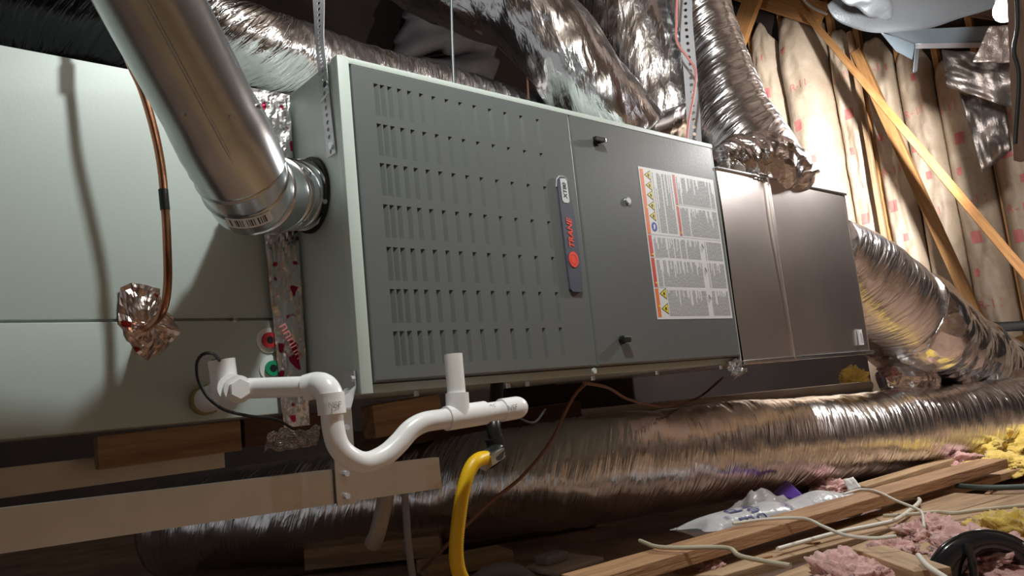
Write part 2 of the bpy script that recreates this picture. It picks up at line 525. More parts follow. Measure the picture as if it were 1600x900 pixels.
# louvred door: sheet with real openings, each louvre a pressed pocket
LX = [.0632+d for d in (0, .012, .026, .045, .065, .089, .115, .143, .173, .205, .241, .278, .318, .361)]
LZ = [.4985, .4300, .3635, .2950, .2255, .1580, .0910]
LW, LH, LD = .0092, .054, .0062
DX0, DX1, DZ0, DZ1, DY = .0268, .5135, .0175, .5215, -.003
xs = sorted([DX0, DX1]+LX+[x+LW for x in LX]); zs = sorted([DZ0, DZ1]+LZ+[z-LH for z in LZ])
dv = [(x, DY, z) for z in zs for x in xs]; nx = len(xs); df = []
for j in range(len(zs)-1):
    for i in range(nx-1):
        hole = any(abs(xs[i]-x) < 1e-6 for x in LX) and any(abs(zs[j+1]-z) < 1e-6 for z in LZ)
        if not hole: df.append((j*nx+i, j*nx+i+1, (j+1)*nx+i+1, (j+1)*nx+i))
mb = MB(); mb.add(dv, df)
def door_edge(mb, x0, x1, z0, z1, y, r=.004, back=.012):
    ring = lambda e, yy: [(x0-e, yy, z0-e), (x1+e, yy, z0-e), (x1+e, yy, z1+e), (x0-e, yy, z1+e)]
    rs = ring(0, y)+ring(r*.6, y+r*.25)+ring(r*.95, y+r)+ring(r, back)
    mb.add(rs, [(k*4+i, k*4+(i+1) % 4, (k+1)*4+(i+1) % 4, (k+1)*4+i) for k in range(3) for i in range(4)])
door_edge(mb, DX0, DX1, DZ0, DZ1, DY)
d1 = mb.build('louvred_door', 'door_grey', fur)
lm = MB()
lm.add([(0, 0, 0), (LW, 0, 0), (0, LD, 0), (0, 0, -LH), (LW, 0, -LH), (0, LD, -LH)],
       [(0, 2, 1), (3, 4, 5), (0, 3, 5, 2), (1, 2, 5, 4)])
lv0 = None
for z in LZ:
    for x in LX:
        if lv0 is None:
            lv0 = lm.build('louvre', 'door_grey', d1); lv = lv0
        else:
            lv = lv0.copy(); COL.objects.link(lv); lv.parent = d1
        lv.location = (x, DY, z)
mb = MB()
B0, B1 = .5225, 1.0075
mb.add([(B0, DY, DZ0), (B1, DY, DZ0), (B1, DY, DZ1), (B0, DY, DZ1)], [(0, 1, 2, 3)])
door_edge(mb, B0, B1, DZ0, DZ1, DY)
d2 = mb.build('burner_door', 'door_grey', fur)
MB().box((.515, .001, .016), (.521, .012, .522)).build('door_seam', 'door_grey', fur)

# quarter-turn knobs
for (x, z, up_) in ((.592, .476, 1), (.595, .063, 0)):
    kb = MB(); kb.tube([(x, DY, z), (x, -.009, z)], .0085, 14)
    k = kb.build('knob', 'black', fur)
    h = MB(); h.box((x-.016, -.016, z-.002), (x+.014, -.008, z+.008), .002) if up_ else h.box((x-.008, -.018, z-.006), (x+.014, -.008, z+.006), .002)
    h.build('knob_grip', 'black', k)
    t_ = MB(); t_.box((x+.012, -.0165, z-.0005), (x+.0165, -.009, z+.0075), .001) if up_ else t_.box((x+.012, -.0185, z-.005), (x+.016, -.009, z+.005), .001)
    t_.build('knob_tip', 'galv', k)
sg = MB(); sg.tube([(.669, DY, .357), (.669, -.006, .357)], .009, 18); sgo = sg.build('sight_glass', 'galv', fur)
MB().tube([(.669, -.006, .357), (.669, -.0075, .357)], .006, 14).build('lens', 'badge_silver', sgo)

# badge
by = -.0035
bm_ = MB()
outl = [(.4595, .366), (.4605, .378), (.466, .3845), (.480, .3855), (.4865, .382), (.4885, .372), (.4965, .30), (.4985, .22), (.4955, .166), (.492, .158), (.468, .1585), (.4615, .164), (.4605, .22), (.4595, .30)]
bm_.prism(outl, 1, -.0085, by)
badge = bm_.build('badge', 'badge_grey', fur)
MB().prism([(.466, .382), (.481, .3835), (.4845, .379), (.4855, .338), (.482, .334), (.470, .334), (.4665, .338)], 1, -.0092, -.0085).build('badge_plate', 'badge_silver', badge)
MB().prism(disc_poly(.4785, .2215, .0128, 24, .0155), 1, -.0098, -.0085).build('logo_disc', 'logo_red', badge)
obj('logo_ring', [(.4785+r*math.cos(a*math.pi/12)*.82, -.0100, .2215+r*math.sin(a*math.pi/12)) for a in range(24) for r in (.0085, .0105)],
    [(2*a, 2*a+1, (2*a+3) % 48, (2*a+2) % 48) for a in range(24)], 'label_red', badge)
lettering('lettering', 'TRANE', .0185, (.4785, -.0092, .2725), (0, 0, 1), (-1, 0, 0), 'logo_red', badge, .25, bold=.0006)
lettering('lettering', 'XT80', .0135, (.4757, -.0097, .3585), (0, 0, 1), (-1, 0, 0), 'ink', badge, .15, bold=.0003)
bl = MB(); bl.tube([(.4585, -.004, .366), (.4595, -.006, .380), (.466, -.007, .3868), (.480, -.007, .3878), (.488, -.006, .383), (.4905, -.004, .371)], .0012, 6)
bl.build('badge_rim', 'badge_silver', badge)

# warning label: flat print laid on the door
x0, x1, z0, z1 = .7185, .9985, .1035, .4405
ly = -.0036
lab = MB().box((x0, ly, z0), (x1, DY+.0001, z1)).build('warning_label', 'label_white', fur)
def flat(mb, a, b, c, d, y): mb.add([(a, y, c), (b, y, c), (b, y, d), (a, y, d)], [(0, 1, 2, 3)])
yy = ly-.0003
SX, SZ = x1-x0, z1-z0
def lx(f): return x0+SX*f
def lz(f): return z0+SZ*f
om = MB(); rm = MB(); ym = MB(); gm = MB(); bk = MB(); blm = MB(); tri_b = MB()
flat(om, lx(.012), lx(.052), lz(.555), lz(.985), yy)
flat(rm, lx(.012), lx(.052), lz(.405), lz(.545), yy)
flat(rm, lx(.012), lx(.052), lz(.208), lz(.395), yy)
flat(om, lx(.012), lx(.052), lz(.015), lz(.198), yy)
flat(rm, lx(.425), lx(.455), lz(.775), lz(.985), yy); flat(rm, lx(.425), lx(.455), lz(.560), lz(.765), yy)
for f, s_ in ((.95, 1), (.88, 1), (.815, 1), (.745, 1), (.675, 1), (.165, 1.1), (.068, 1.1)):
    c, h = lz(f), .0105*s_
    ax = lx(.068); bx_ = ax+.019*s_
    obj('hazard_triangle', [(bx_+.0008, yy, c-h-.001), (bx_+.0008, yy, c+h+.001), (ax-.0016, yy, c)], [(0, 1, 2)], 'ink', lab)
    obj('hazard_triangle', [(bx_-.0006, yy-.0002, c-h+.0014), (bx_-.0006, yy-.0002, c+h-.0014), (ax+.0012, yy-.0002, c)], [(0, 1, 2)], 'label_yellow', lab)
    obj('pictogram', [(ax+.012*s_+.0035*math.cos(q*1.05), yy-.0004, c+.0042*math.sin(q*1.05)*(1.2 if q % 2 else .7)) for q in range(6)], [tuple(range(6))], 'ink', lab)
blm.add([(lx(.105)+.0095*math.cos(a*.2618), yy, lz(.603)+.0105*math.sin(a*.2618)) for a in range(24)], [tuple(range(24))])
bw = MB(); bw.add([(lx(.105)+dx, yy-.0003, lz(.603)+dz) for dx, dz in ((-.004, -.006), (.0, -.006), (.0035, .002), (.001, .006), (-.003, .004))], [tuple(range(5))])
rng = random.Random(3)
def text_block(a, b, c, d, step, gap=.25, lo=.35):
    """columns of small print running up the label"""
    x = a
    while x < b:
        end = c+(d-c)*(1 if rng.random() < .62 else lo+(1-lo)*rng.random())
        if rng.random() > .07:
            z = c
            while z < end:
                w_ = .002+.010*rng.random(); flat(gm, lx(x), lx(x)+step*SX*.62, lz(z), min(lz(end), lz(z)+w_), yy); z += (w_+.0011)/SZ
        x += step
text_block(.16, .40, .57, .975, .0135); text_block(.47, .97, .785, .975, .0135); text_block(.47, .97, .565, .76, .0135)
text_block(.075, .66, .405, .535, .0135); text_block(.74, .97, .405, .535, .0135)
text_block(.075, .66, .212, .385, .0135); text_block(.74, .97, .212, .385, .0135)
text_block(.16, .66, .02, .19, .0135); text_block(.74, .97, .02, .19, .0135)
for c in (.545, .770): flat(bk, lx(.012 if c < .6 else .425), lx(.985), lz(c+.006), lz(c+.0075), yy)
for c in (.395, .20): flat(bk, lx(.012), lx(.16), lz(c+.004), lz(c+.0055), yy)
# small pictograms in the columns
for c in (.51, .345, .155):
    tri_b.add([(lx(.70), yy, lz(c)), (lx(.715), yy, lz(c-.02)), (lx(.722), yy, lz(c-.018)), (lx(.705), yy, lz(c+.012))], [(0, 1, 2, 3)])
    for q in range(6): flat(gm, lx(.685+.008*q), lx(.688+.008*q), lz(c-.055+.006*q), lz(c-.01+.004*(q % 2)), yy)
for z in (.755, .572, .225, .41, .075, .72):
    ym.add([(lx(.447), yy-.0003, lz(z)), (lx(.447), yy-.0003, lz(z+.02)), (lx(.43), yy-.0003, lz(z+.01))], [(0, 1, 2)]) if z > .56 and z != .72 else ym.add([(lx(.048), yy-.0003, lz(z)), (lx(.048), yy-.0003, lz(z+.018)), (lx(.022), yy-.0003, lz(z+.009))], [(0, 1, 2)])
for nm, q, mm in (('orange_strip', om, 'label_orange'), ('red_strip', rm, 'label_red'), ('warning_mark', ym, 'label_yellow'), ('pictogram', tri_b, 'ink')):
    for f_ in q.f: obj(nm, [q.v[i] for i in f_], [tuple(range(len(f_)))], mm, lab)
for nm, q, mm in (('small_print', gm, 'label_grey'), ('rule_lines', bk, 'label_grey')):
    obj(nm, q.v, q.f, mm, lab)['kind'] = 'stuff'
obj('blue_disc', blm.v, blm.f, 'label_blue', lab); obj('hand_symbol', bw.v, bw.f, 'label_white', lab)

# screws along the lower flange, side bracket
for x in (.10, .29, .335, .505, .70, .93):
    MB().tube([(x, .002, -.004), (x, .002, -.012)], .0045, 8).build('screw', 'galv', fur)
MB().tube([(.5075, .0, .006), (.5075, -.004, .006)], .0055, 10).build('screw', 'flange', fur)

# ================================================================== COIL CABINET
CY = .172
coil = thing('coil_cabinet', 'pale sage metal evaporator coil cabinet left of the furnace', 'cabinet', (-.55, .45, -.017))
MB().box((-1.25, CY+.006, -.017), (-.002, .72, .5245), .002).build('casing', 'cabinet', coil)
autosmooth(MB().box((-1.25, CY, .1385), (-.003, CY+.01, .5245), .003).build('upper_panel', 'cabinet', coil))
lp = autosmooth(MB().box((-1.25, CY-.004, -.017), (-.003, CY+.01, .1345), .003).build('lower_panel', 'cabinet', coil))
sp = at(366, 500, Y=CY)
MB().box((sp.x-.004, CY-.004, sp.z-.004), (sp.x+.004, CY, sp.z+.004), .001).tube([(sp.x, CY-.004, sp.z), (sp.x, CY-.008, sp.z)], .0025, 8).build('clip', 'galv', coil)
pt = MB().box((-.070, CY-.003, .030), (-.020, CY, .128), .004).build('port_plate', 'black', coil)
for (u, v, mm) in ((419, 532, 'red_plug'), (424, 576, 'green_plug')):
    p = at(u, v, Y=CY-.003)
    n = 24; rg = MB()
    rg.tube([(p.x, CY-.003, p.z), (p.x, CY-.006, p.z)], .0205, 26)
    ring = autosmooth(rg.build('port_ring', 'white_plastic', pt), 30)
    pl = MB().tube([(p.x, CY-.006, p.z), (p.x, CY-.011, p.z)], .0125, 20)
    autosmooth(pl.build('port_plug', mm, pt), 30)
    MB().tube([(p.x, CY-.011, p.z), (p.x, CY-.0113, p.z)], .006, 14).build('plug_recess', 'black', pt)

# foil tape down the joint between coil cabinet and furnace
def tape_fn(s, t):
    xl = -.050-.026*t
    x = xl+(-.006-xl)*s+.004*noise.noise(V((t*7, s, 1)))*(1 if s < .5 else .3)
    z = -.040+.566*t
    return V((x, CY-.0125-.004*abs(noise.noise(V((s*5, t*16, 3)))), z))
tp = sheet('foil_tape', tape_fn, 16, 110, 'foil_tape', smooth=False, thick=.001)
tag(tp, 'crinkled silver foil tape with red print between coil cabinet and furnace', 'tape')
def wave_text(p): return V((p.x, CY-.0185, p.z))
tl = lettering('red_print', 'nnnnn', .026, (-.030, CY-.0185, .098), (.45, 0, -.89), (.89, 0, .45), 'print_red', tp)

# foil tape tail under the cabinet edge
def tail_fn(s, t):
    return V((-.075+.09*s, CY-.01+.02*t+.01*noise.noise(V((s*6, t*6, 9))), -.045-.03*t+.012*noise.noise(V((s*5, t*5, 4)))))
o = sheet('foil_tape', tail_fn, 12, 8, 'foil_crumple', smooth=False, thick=.001)
tag(o, 'crumpled foil tape scrap hanging under the cabinet corner', 'tape')

# ================================================================== PLENUM
PX1, PZ0, PZ1 = 1.697, -.003, .474
ple = thing('supply_plenum', 'galvanized sheet metal supply plenum right of the furnace', 'plenum', (1.36, .3, -.003))
def plen_front(s, t):
    x = 1.018+(PX1-1.018)*s; z = PZ0+(PZ1-PZ0)*t
    q = s*2 if s < .33 else (s-.33)
    y = -.004-.006*math.sin(math.pi*min(1, max(0, (s-.34)/.66)))*math.sin(math.pi*t)-.003*noise.noise(V((s*3, t*2, 2)))
    if s > .965: y += .012*((s-.965)/.035)**2
    if s > .97 and t > .95: z -= .012*((s-.97)/.03)
    return V((x, y, z))
sheet('front_panel', plen_front, 60, 40, 'galv_plenum', ple)
pm = MB()
pm.add([(1.018, .004, PZ0), (PX1, .008, PZ0), (PX1, .64, PZ0), (1.018, .64, PZ0), (1.018, -.004, PZ1), (PX1-.004, -.0, PZ1), (PX1, .64, PZ1), (1.018, .64, PZ1)],
       [(0, 3, 2, 1), (4, 5, 6, 7), (1, 2, 6, 5), (2, 3, 7, 6), (3, 0, 4, 7)])
pm.build('body', 'galv_plenum', ple)
for x in (1.246,):
    autosmooth(MB().box((x-.0035, -.011, PZ0), (x+.0035, -.002, PZ1), .002).build('standing_seam', 'galv_plenum', ple))
autosmooth(MB().box((1.018, -.009, PZ0-.004), (PX1, .02, PZ0+.006), .002).build('bottom_lip', 'galv', ple))
autosmooth(MB().box((1.018, -.008, PZ1-.004), (PX1-.006, .02, PZ1+.003), .002).build('top_lip', 'galv', ple))
p = at(1345, 527, Y=-.006)
MB().box((p.x-.018, -.0125, p.z-.022), (p.x-.001, -.006, p.z+.022)).build('sticker', 'label_white', ple)
for k in range(4):
    MB().box((p.x-.015+.003*k, -.0128, p.z-.018), (p.x-.0138+.003*k, -.0125, p.z+.012)).build('sticker_print', 'label_grey', ple)
# silver foil tape scraps at the plenum corners
def scrap(name, c, ex, ey, label, seed, m='foil_crumple', amp=.02, cat='tape', nrm=None):
    c, ex, ey = V(c), V(ex), V(ey); nn = ex.cross(ey).normalized()
    def fn(s, t):
        k = noise.noise(V((s*4+seed, t*4, seed)))+.5*noise.noise(V((s*9+seed, t*9, seed)))
        e = noise.noise(V((s*3, t*3, seed+4)))*.25
        return c+ex*(s-.5+e*.3)+ey*(t-.5+e*.3)+nn*(amp*k)
    o = sheet(name, fn, 14, 14, m, smooth=False, thick=.0008)
    return tag(o, label, cat)
scrap('foil_tape', at(1150, 575, Y=.0), (.05, 0, .01), (.0, .02, .035), 'small bright foil scrap hanging below the joint of furnace and plenum', 2)
scrap('foil_tape', at(1186, 275, Y=-.006), (.075, -.0, -.01), (.01, -.004, .02), 'ragged foil tape end folded over the plenum top edge', 5, amp=.008)

# ================================================================== VENT PIPE
vc = V((0, .112, .334))
vent = thing('vent_pipe', 'galvanized round vent pipe with elbow leaving the furnace side', 'pipe', vc)
VR = .0555
nodes = [vc+V((.004, 0, 0)), V((-.074, .098, .326)), at(428, 305, d=1.165), at(390, 300, d=1.06), at(362, 238, d=.985), at(235, 0, d=.89)]
nodes[5] = nodes[4]+(nodes[5]-nodes[4]).normalized()*1.42
def seg_tube(name, a, b, n0, n1, r0, r1, m, parent, beads=(), seg=40):
    """straight sheet-metal section cut at mitre planes n0, n1"""
    ax = (b-a).normalized(); rf_ = V((0, 0, 1)) if abs(ax.z) < .8 else V((0, 1, 0))
    u = (rf_-ax*rf_.dot(ax)).normalized(); v = ax.cross(u)
    ts = [0, 1]
    for bd in beads: ts += [bd-.03, bd-.015, bd, bd+.015, bd+.03]
    ts = sorted(set(ts)); vs = []
    for t in ts:
        for j in range(seg):
            an = 2*math.pi*j/seg; r = r0+(r1-r0)*t
            for bd in beads:
                if abs(t-bd) < .02: r += .0028 if abs(t-bd) < .005 else .0018
            off = u*math.cos(an)*r+v*math.sin(an)*r
            pa = a+off; pa = pa-ax*((pa-a).dot(n0)/ax.dot(n0)); pb = b+off; pb = pb-ax*((pb-b).dot(n1)/ax.dot(n1))
            vs.append(pa.lerp(pb, t))
    fs = [(i*seg+j, i*seg+(j+1) % seg, (i+1)*seg+(j+1) % seg, (i+1)*seg+j) for i in range(len(ts)-1) for j in range(seg)]
    return autosmooth(obj(name, vs, fs, m, parent, True), 30)
def mitre(i):
    if i == 0: return (nodes[1]-nodes[0]).normalized()
    if i == len(nodes)-1: return (nodes[-1]-nodes[-2]).normalized()
    return ((nodes[i+1]-nodes[i]).normalized()+(nodes[i]-nodes[i-1]).normalized()).normalized()
nm = ['collar', 'elbow_section', 'elbow_section', 'elbow_section', 'pipe_length']
bd = [(.35, .62, .9), (.12, .3), (.15, .85), (.3, .62, .9), (.012,)]
secs = [seg_tube(nm[i], nodes[i], nodes[i+1], mitre(i), mitre(i+1), VR+.0006*i, VR+.0006*(i+1), 'galv', vent, bd[i]) for i in range(5)]
MB().tube([(-.0005, vc.y, vc.z), (-.006, vc.y, vc.z)], .0635, 40).build('gasket', 'black_rubber', vent)
# clamp bracket, screws, slots, lock seam, label
ax0 = (nodes[1]-nodes[0]).normalized()
def on_pipe(a, b, t, ang, r):
    ax = (b-a).normalized(); rf_ = V((0, 0, 1)) if abs(ax.z) < .8 else V((0, 1, 0))
    u = (rf_-ax*rf_.dot(ax)).normalized(); v = ax.cross(u)
    return a.lerp(b, t)+(u*math.cos(ang)+v*math.sin(ang))*r, ax, (u*math.cos(ang)+v*math.sin(ang))
def patch_on_pipe(name, a, b, t0, t1, a0, a1, r, m, parent, n=8):
    vs = [on_pipe(a, b, t, a0+(a1-a0)*k/n, r)[0] for t in (t0, t1) for k in range(n+1)]
    return obj(name, vs, [(k, k+1, n+2+k, n+1+k) for k in range(n)], m, parent, True)
def facing(a, b, t):
    """angle on the pipe that faces the camera side"""
    best = min(range(72), key=lambda k: (on_pipe(a, b, t, k*math.pi/36, VR)[0]-CAM).length); return best*math.pi/36
f0 = facing(nodes[0], nodes[1], .5)
tube('clamp', [on_pipe(nodes[0], nodes[1], t, f0+a, VR+.004)[0] for t, a in ((.55, -.75), (.55, .65), (.62, .78), (.70, .78), (.78, .65), (.78, -.65), (.72, -.78), (.62, -.82))], .0016, 'galv', secs[0], 6)
for t, a in ((.3, -.15), (.18, -.9), (.9, .2)):
    p_, ax_, n_ = on_pipe(nodes[0], nodes[1], t, f0+a, VR)
    MB().tube([p_, p_+n_*.005], .0042, 8).build('screw', 'galv', secs[0])
for t, a in ((.2, -.6), (.16, .9), (.2, -.2)):
    patch_on_pipe('slot', nodes[0], nodes[1], t, t+.09, f0+a, f0+a+.09, VR+.0012, 'black', secs[0], 3)
f2 = facing(nodes[2], nodes[3], .5)
fa = facing(nodes[3], nodes[4], .4)
lb = patch_on_pipe('barcode_label', nodes[3], nodes[4], .02, .28, fa+.25, fa-.75, VR+.0055, 'label_white', vent)
for k in range(16):
    if k % 5 == 4: continue
    a0 = fa+.12-.05*k
    patch_on_pipe('barcode_bar', nodes[3], nodes[4], .07, .24, a0, a0-(.018 if k % 3 else .032), VR+.0060, 'ink', lb, 2)
f4 = facing(nodes[4], nodes[5], .2)
tube('lock_seam', [on_pipe(nodes[4], nodes[5], t, f4-.1, VR+.003)[0] for t in (.0, .3, .6, 1)], .0022, 'galv', secs[4], 8)
for t, a in ((.035, .3), (.05, -.55), (.03, 1.2)):
    p_, ax_, n_ = on_pipe(nodes[4], nodes[5], t, f4+a, VR+.002)
    MB().tube([p_, p_+n_*.004], .0038, 8).build('screw', 'galv', secs[4])

# ================================================================== HANGER STRAPS
def perf_strap(name, pts, wdirs, width, pitch, m, label, group=None, hole=.3):
    path = spline(pts, max(2, int(sum((V(pts[i+1])-V(pts[i])).length for i in range(len(pts)-1))/pitch)+1)); n = len(path)
    wd = []
    for i in range(n):
        t = i/(n-1)*(len(wdirs)-1); k = min(len(wdirs)-2, int(t)); wd.append(V(wdirs[k]).lerp(V(wdirs[k+1]), t-k).normalized())
    mb = MB()
    for i in range(n-1):
        a, b = path[i], path[i+1]; c = (a+b)/2; w_ = (wd[i]+wd[i+1]).normalized(); l = (b-a)
        ring = [a-wd[i]*width/2, (a-wd[i]*width/2).lerp(a+wd[i]*width/2, .5), a+wd[i]*width/2, c+w_*width/2, b+wd[i+1]*width/2, (b-wd[i+1]*width/2).lerp(b+wd[i+1]*width/2, .5), b-wd[i+1]*width/2, c-w_*width/2]
        hr = pitch*hole; ln = l.normalized()
        angs = [225, 270, 315, 0, 45, 90, 135, 180]
        hol = [c+w_*(hr*math.cos(math.radians(q)))+ln*(hr*math.sin(math.radians(q))) for q in angs]
        mb.add(ring+hol, [(k, (k+1) % 8, 8+(k+1) % 8, 8+k) for k in range(8)])
    o = mb.build(name, m)
    bm = bmesh.new(); bm.from_mesh(o.data); bmesh.ops.remove_doubles(bm, verts=bm.verts[:], dist=1e-5); bm.to_mesh(o.data); bm.free()
    md = o.modifiers.new('thickness', 'SOLIDIFY'); md.thickness = .0012; md.offset = 0
    tag(o, label, 'strap', group)
    return o
g = 'perforated hanger straps'
q0 = at(518, 243, X=-.0035); q1 = at(508, 150, X=-.0035); q2 = at(504, 108, X=-.004)
s1 = perf_strap('hanger_strap', [q0, q1, q2, at(500, 70, d=1.30), at(498, 0, d=1.34), at(494, -120, d=1.40), at(494, -120, d=1.40)+V((.0, .05, .95))], [(0, -1, 0), (.05, -1, 0), (.75, -.6, 0), (.75, -.6, 0), (.75, -.6, 0), (.75, -.6, 0), (.75, -.6, 0)], .027, .0125, 'galv_strap', 'perforated steel strap screwed to the left side of the furnace', g)
for p in (at(519, 228, X=-.0045), at(511, 132, X=-.0045)):
    MB().tube([p, p-V((.004, 0, 0))], .006, 8).build('screw', 'galv', s1)
perf_strap('hanger_strap', [at(1086, 226, d=2.02), at(1080, 130, d=2.04), at(1072, 40, d=2.06), at(1064, -60, d=2.1), at(1064, -60, d=2.1)+V((.05, .05, .7))], [(.75, -.65, 0)]*3, .036, .019, 'galv_strap', 'perforated steel strap hanging between foil ducts above the burner door', g, .26)
tag(tube('threaded_rod', [at(709, 135, d=1.75), at(706, 60, d=1.78), at(704, -60, d=1.8), at(704, -60, d=1.8)+V((0, .02, .95))], .0034, 'rod_steel', seg=8), 'thin steel hanger rod behind the furnace top edge', 'rod')
tag(tube('thermostat_wire', [at(1060, -40, d=2.0), at(1057, 30, d=2.0), at(1058, 66, d=2.0), at(1076, 92, d=1.99), at(1087, 112, d=1.98), at(1084, 150, d=1.97), at(1076, 190, d=1.95), at(1073, 222, d=1.93)], .0032, 'wire_red', seg=8, n=40), 'thin red wire running down beside the strap above the burner door', 'wire')
tag(tube('thermostat_wire', [at(818, 70, d=2.3), at(823, 110, d=2.3), at(826, 155, d=2.25)], .003, 'wire_brown', seg=6, n=12), 'thin dark wire hanging in the gap left of the foil ducts', 'wire')

# ================================================================== COPPER LINE AND PATCH
cp = thing('copper_line', 'brown copper refrigerant tube bending into the coil cabinet', 'pipe', at(225, 512, Y=CY))
yc = .072
cpath = [at(222, 513, Y=CY+.01), at(228, 512, Y=.150), at(246, 498, Y=.105), at(257, 478, Y=.082), at(262, 440, Y=yc), at(261, 380, Y=yc), at(258, 325, Y=yc), at(252, 260, Y=yc), at(240, 200, Y=yc), at(222, 140, Y=yc+.003), at(206, 105, Y=yc+.01), at(190, 65, Y=yc+.02), at(170, 0, Y=yc+.03), at(150, -90, Y=yc+.03)]
tube('tubing', cpath, .0058, 'copper', cp, 14, 90)
tube('coupling', [at(258, 328, Y=yc), at(255, 296, Y=yc)], .0066, 'black', cp, 14)
tube('coupling', [at(181, 40, Y=yc+.022), at(174, 12, Y=yc+.028)], .0085, 'copper', cp, 14)
# foil patch on the cabinet round the tube
poly = [(187, 450), (205, 442), (228, 446), (249, 452), (251, 478), (268, 494), (281, 520), (262, 542), (230, 564), (212, 551), (193, 522), (184, 502)]
pc = at(228, 505, Y=CY-.002)
PP = [at(u, v, Y=CY-.002) for u, v in poly]
vs = []; fs = []; NR = 9; n = len(PP)*4
def edge_pt(k):
    i = k//4; t = (k % 4)/4; return PP[i].lerp(PP[(i+1) % len(PP)], t)
for r in range(NR+1):
    for k in range(n):
        p = pc.lerp(edge_pt(k), max(.02, r/NR))
        h = abs(noise.noise(p*55))*.006+abs(noise.noise(p*120))*.003+.004*(1-r/NR)
        vs.append(p-V((0, h+.001, 0)))
fs = [(r*n+k, r*n+(k+1) % n, (r+1)*n+(k+1) % n, (r+1)*n+k) for r in range(NR) for k in range(n)]
fs.append(tuple(range(n-1, -1, -1)))
po = obj('foil_patch', vs, fs, 'foil_patch', None, False)
md = po.modifiers.new('thickness', 'SOLIDIFY'); md.thickness = .0008
tag(po, 'crumpled coppery foil patch on the cabinet where the copper tube enters', 'tape')

# ================================================================== PVC CONDENSATE TRAP
pv = thing('condensate_trap', 'white plastic condensate drain pipe with trap, tee and cap', 'pipe', at(310, 628, Y=CY))
PR, HR = .0140, .0180
def fit(name, pts, r, m='pvc', n=None, seg=24, parent=pv): return tube(name, pts, r, m, parent, seg, n)
prt = at(318, 626, Y=CY)
fit('threaded_adapter', [prt, prt+V((-.004, -.028, .0))], .0225, 'brass')
T1 = at(352, 608, Y=.045)
fit('nipple', [prt+V((-.003, -.02, 0)), T1+V((.0, .02, -.006))], .019)
fit('tee', [T1+V((.012, .035, -.012)), T1+V((-.0, -.026, .0))], .0195)
top = at(346, 562, Y=.045)
fit('tee_stub', [T1, T1.lerp(top, .5), top], .0180)
inner = MB().tube([top+V((0, 0, -.0005)), top+V((0, 0, .0006))], .0135, 20).build('stub_opening', 'dark_gap', pv)
fcen = T1+V((0.006, -.026, -.003))
fit('clean_out_plug', [fcen, fcen+V((-.001, -.008, 0))], .0190)
fit('plug_hex', [fcen+V((-.001, -.008, 0)), fcen+V((-.002, -.018, 0))], .0135, seg=6)
YT = -.085
E1 = at(506, 603, Y=YT+.02)
fit('drain_pipe', [T1+V((.0, -.0, 0)), T1.lerp(E1, .5), E1], PR)
E2 = at(517, 636, Y=YT)
fit('elbow', [at(478, 606, Y=-.047), at(495, 602, Y=-.06), at(508, 606, Y=YT+.008), at(516, 622, Y=YT), at(518, 644, Y=YT)], HR, n=26)
fit('elbow_socket', [at(516, 614, Y=YT), at(519, 647, Y=YT)], HR+.0006)
fit('trap_bend', [at(518, 640, Y=YT), at(521, 670, Y=YT), at(529, 697, Y=YT), at(547, 715, Y=YT), at(572, 723, Y=YT), at(600, 712, Y=YT), at(622, 693, Y=YT), at(641, 672, Y=YT), at(662, 660, Y=YT), at(690, 655, Y=YT), at(705, 653, Y=YT)], PR+.0008, n=70)
TA, TB, TC_ = at(697, 654, Y=YT), at(757, 645, Y=YT), at(716, 651, Y=YT)
fit('tee', [TA, TB], HR)
fit('tee_branch', [TC_, at(714, 614, Y=YT)], [HR, HR-.0003])
fit('vent_stub', [at(714, 622, Y=YT), at(708, 553, Y=YT)], PR)
sp_ = at(708, 553, Y=YT)
MB().tube([sp_+V((0, 0, -.0005)), sp_+V((0, 0, .0006))], .0108, 18).build('stub_opening', 'grey_plastic', pv)
fit('drain_pipe', [TB, at(785, 641, Y=YT)], PR+.0008)
cp0, cp1 = at(783, 641, Y=YT), at(820, 635, Y=YT)
cpn = 10; dirn = (cp1-cp0)
fit('end_cap', [cp0+dirn*(k/cpn) for k in range(cpn+1)], [HR]*6+[HR, HR*.98, HR*.9, HR*.74, HR*.45])
for t in (.1,):
    p = cp0+dirn*.45
lettering('embossing', 'NSF', .012, at(801, 637, Y=YT-HR-.0006), (.99, 0, .05), (-.05, 0, .99), 'label_grey', pv)
lettering('embossing', 'NSF', .011, at(523, 633, Y=YT-HR-.0012), (.99, -.1, 0), (0, 0, 1), 'label_grey', pv)
lettering('embossing', 'PVC', .007, at(770, 634, Y=YT-PR-.0012), (.99, 0, .05), (-.05, 0, .99), 'label_grey', pv)
tag(tube('float_switch_wire', [at(343, 563, Y=.03), at(333, 553, Y=.0), at(318, 553, Y=-.005), at(308, 566, Y=.0), at(309, 590, Y=.0), at(320, 614, Y=-.005), at(335, 630, Y=-.01), at(355, 642, Y=.005), at(390, 650, Y=.05), at(430, 655, Y=.09), at(455, 668, Y=.12)], .0023, 'black_rubber', seg=8, n=70), 'thin black wire looping out of the white drain tee', 'wire')

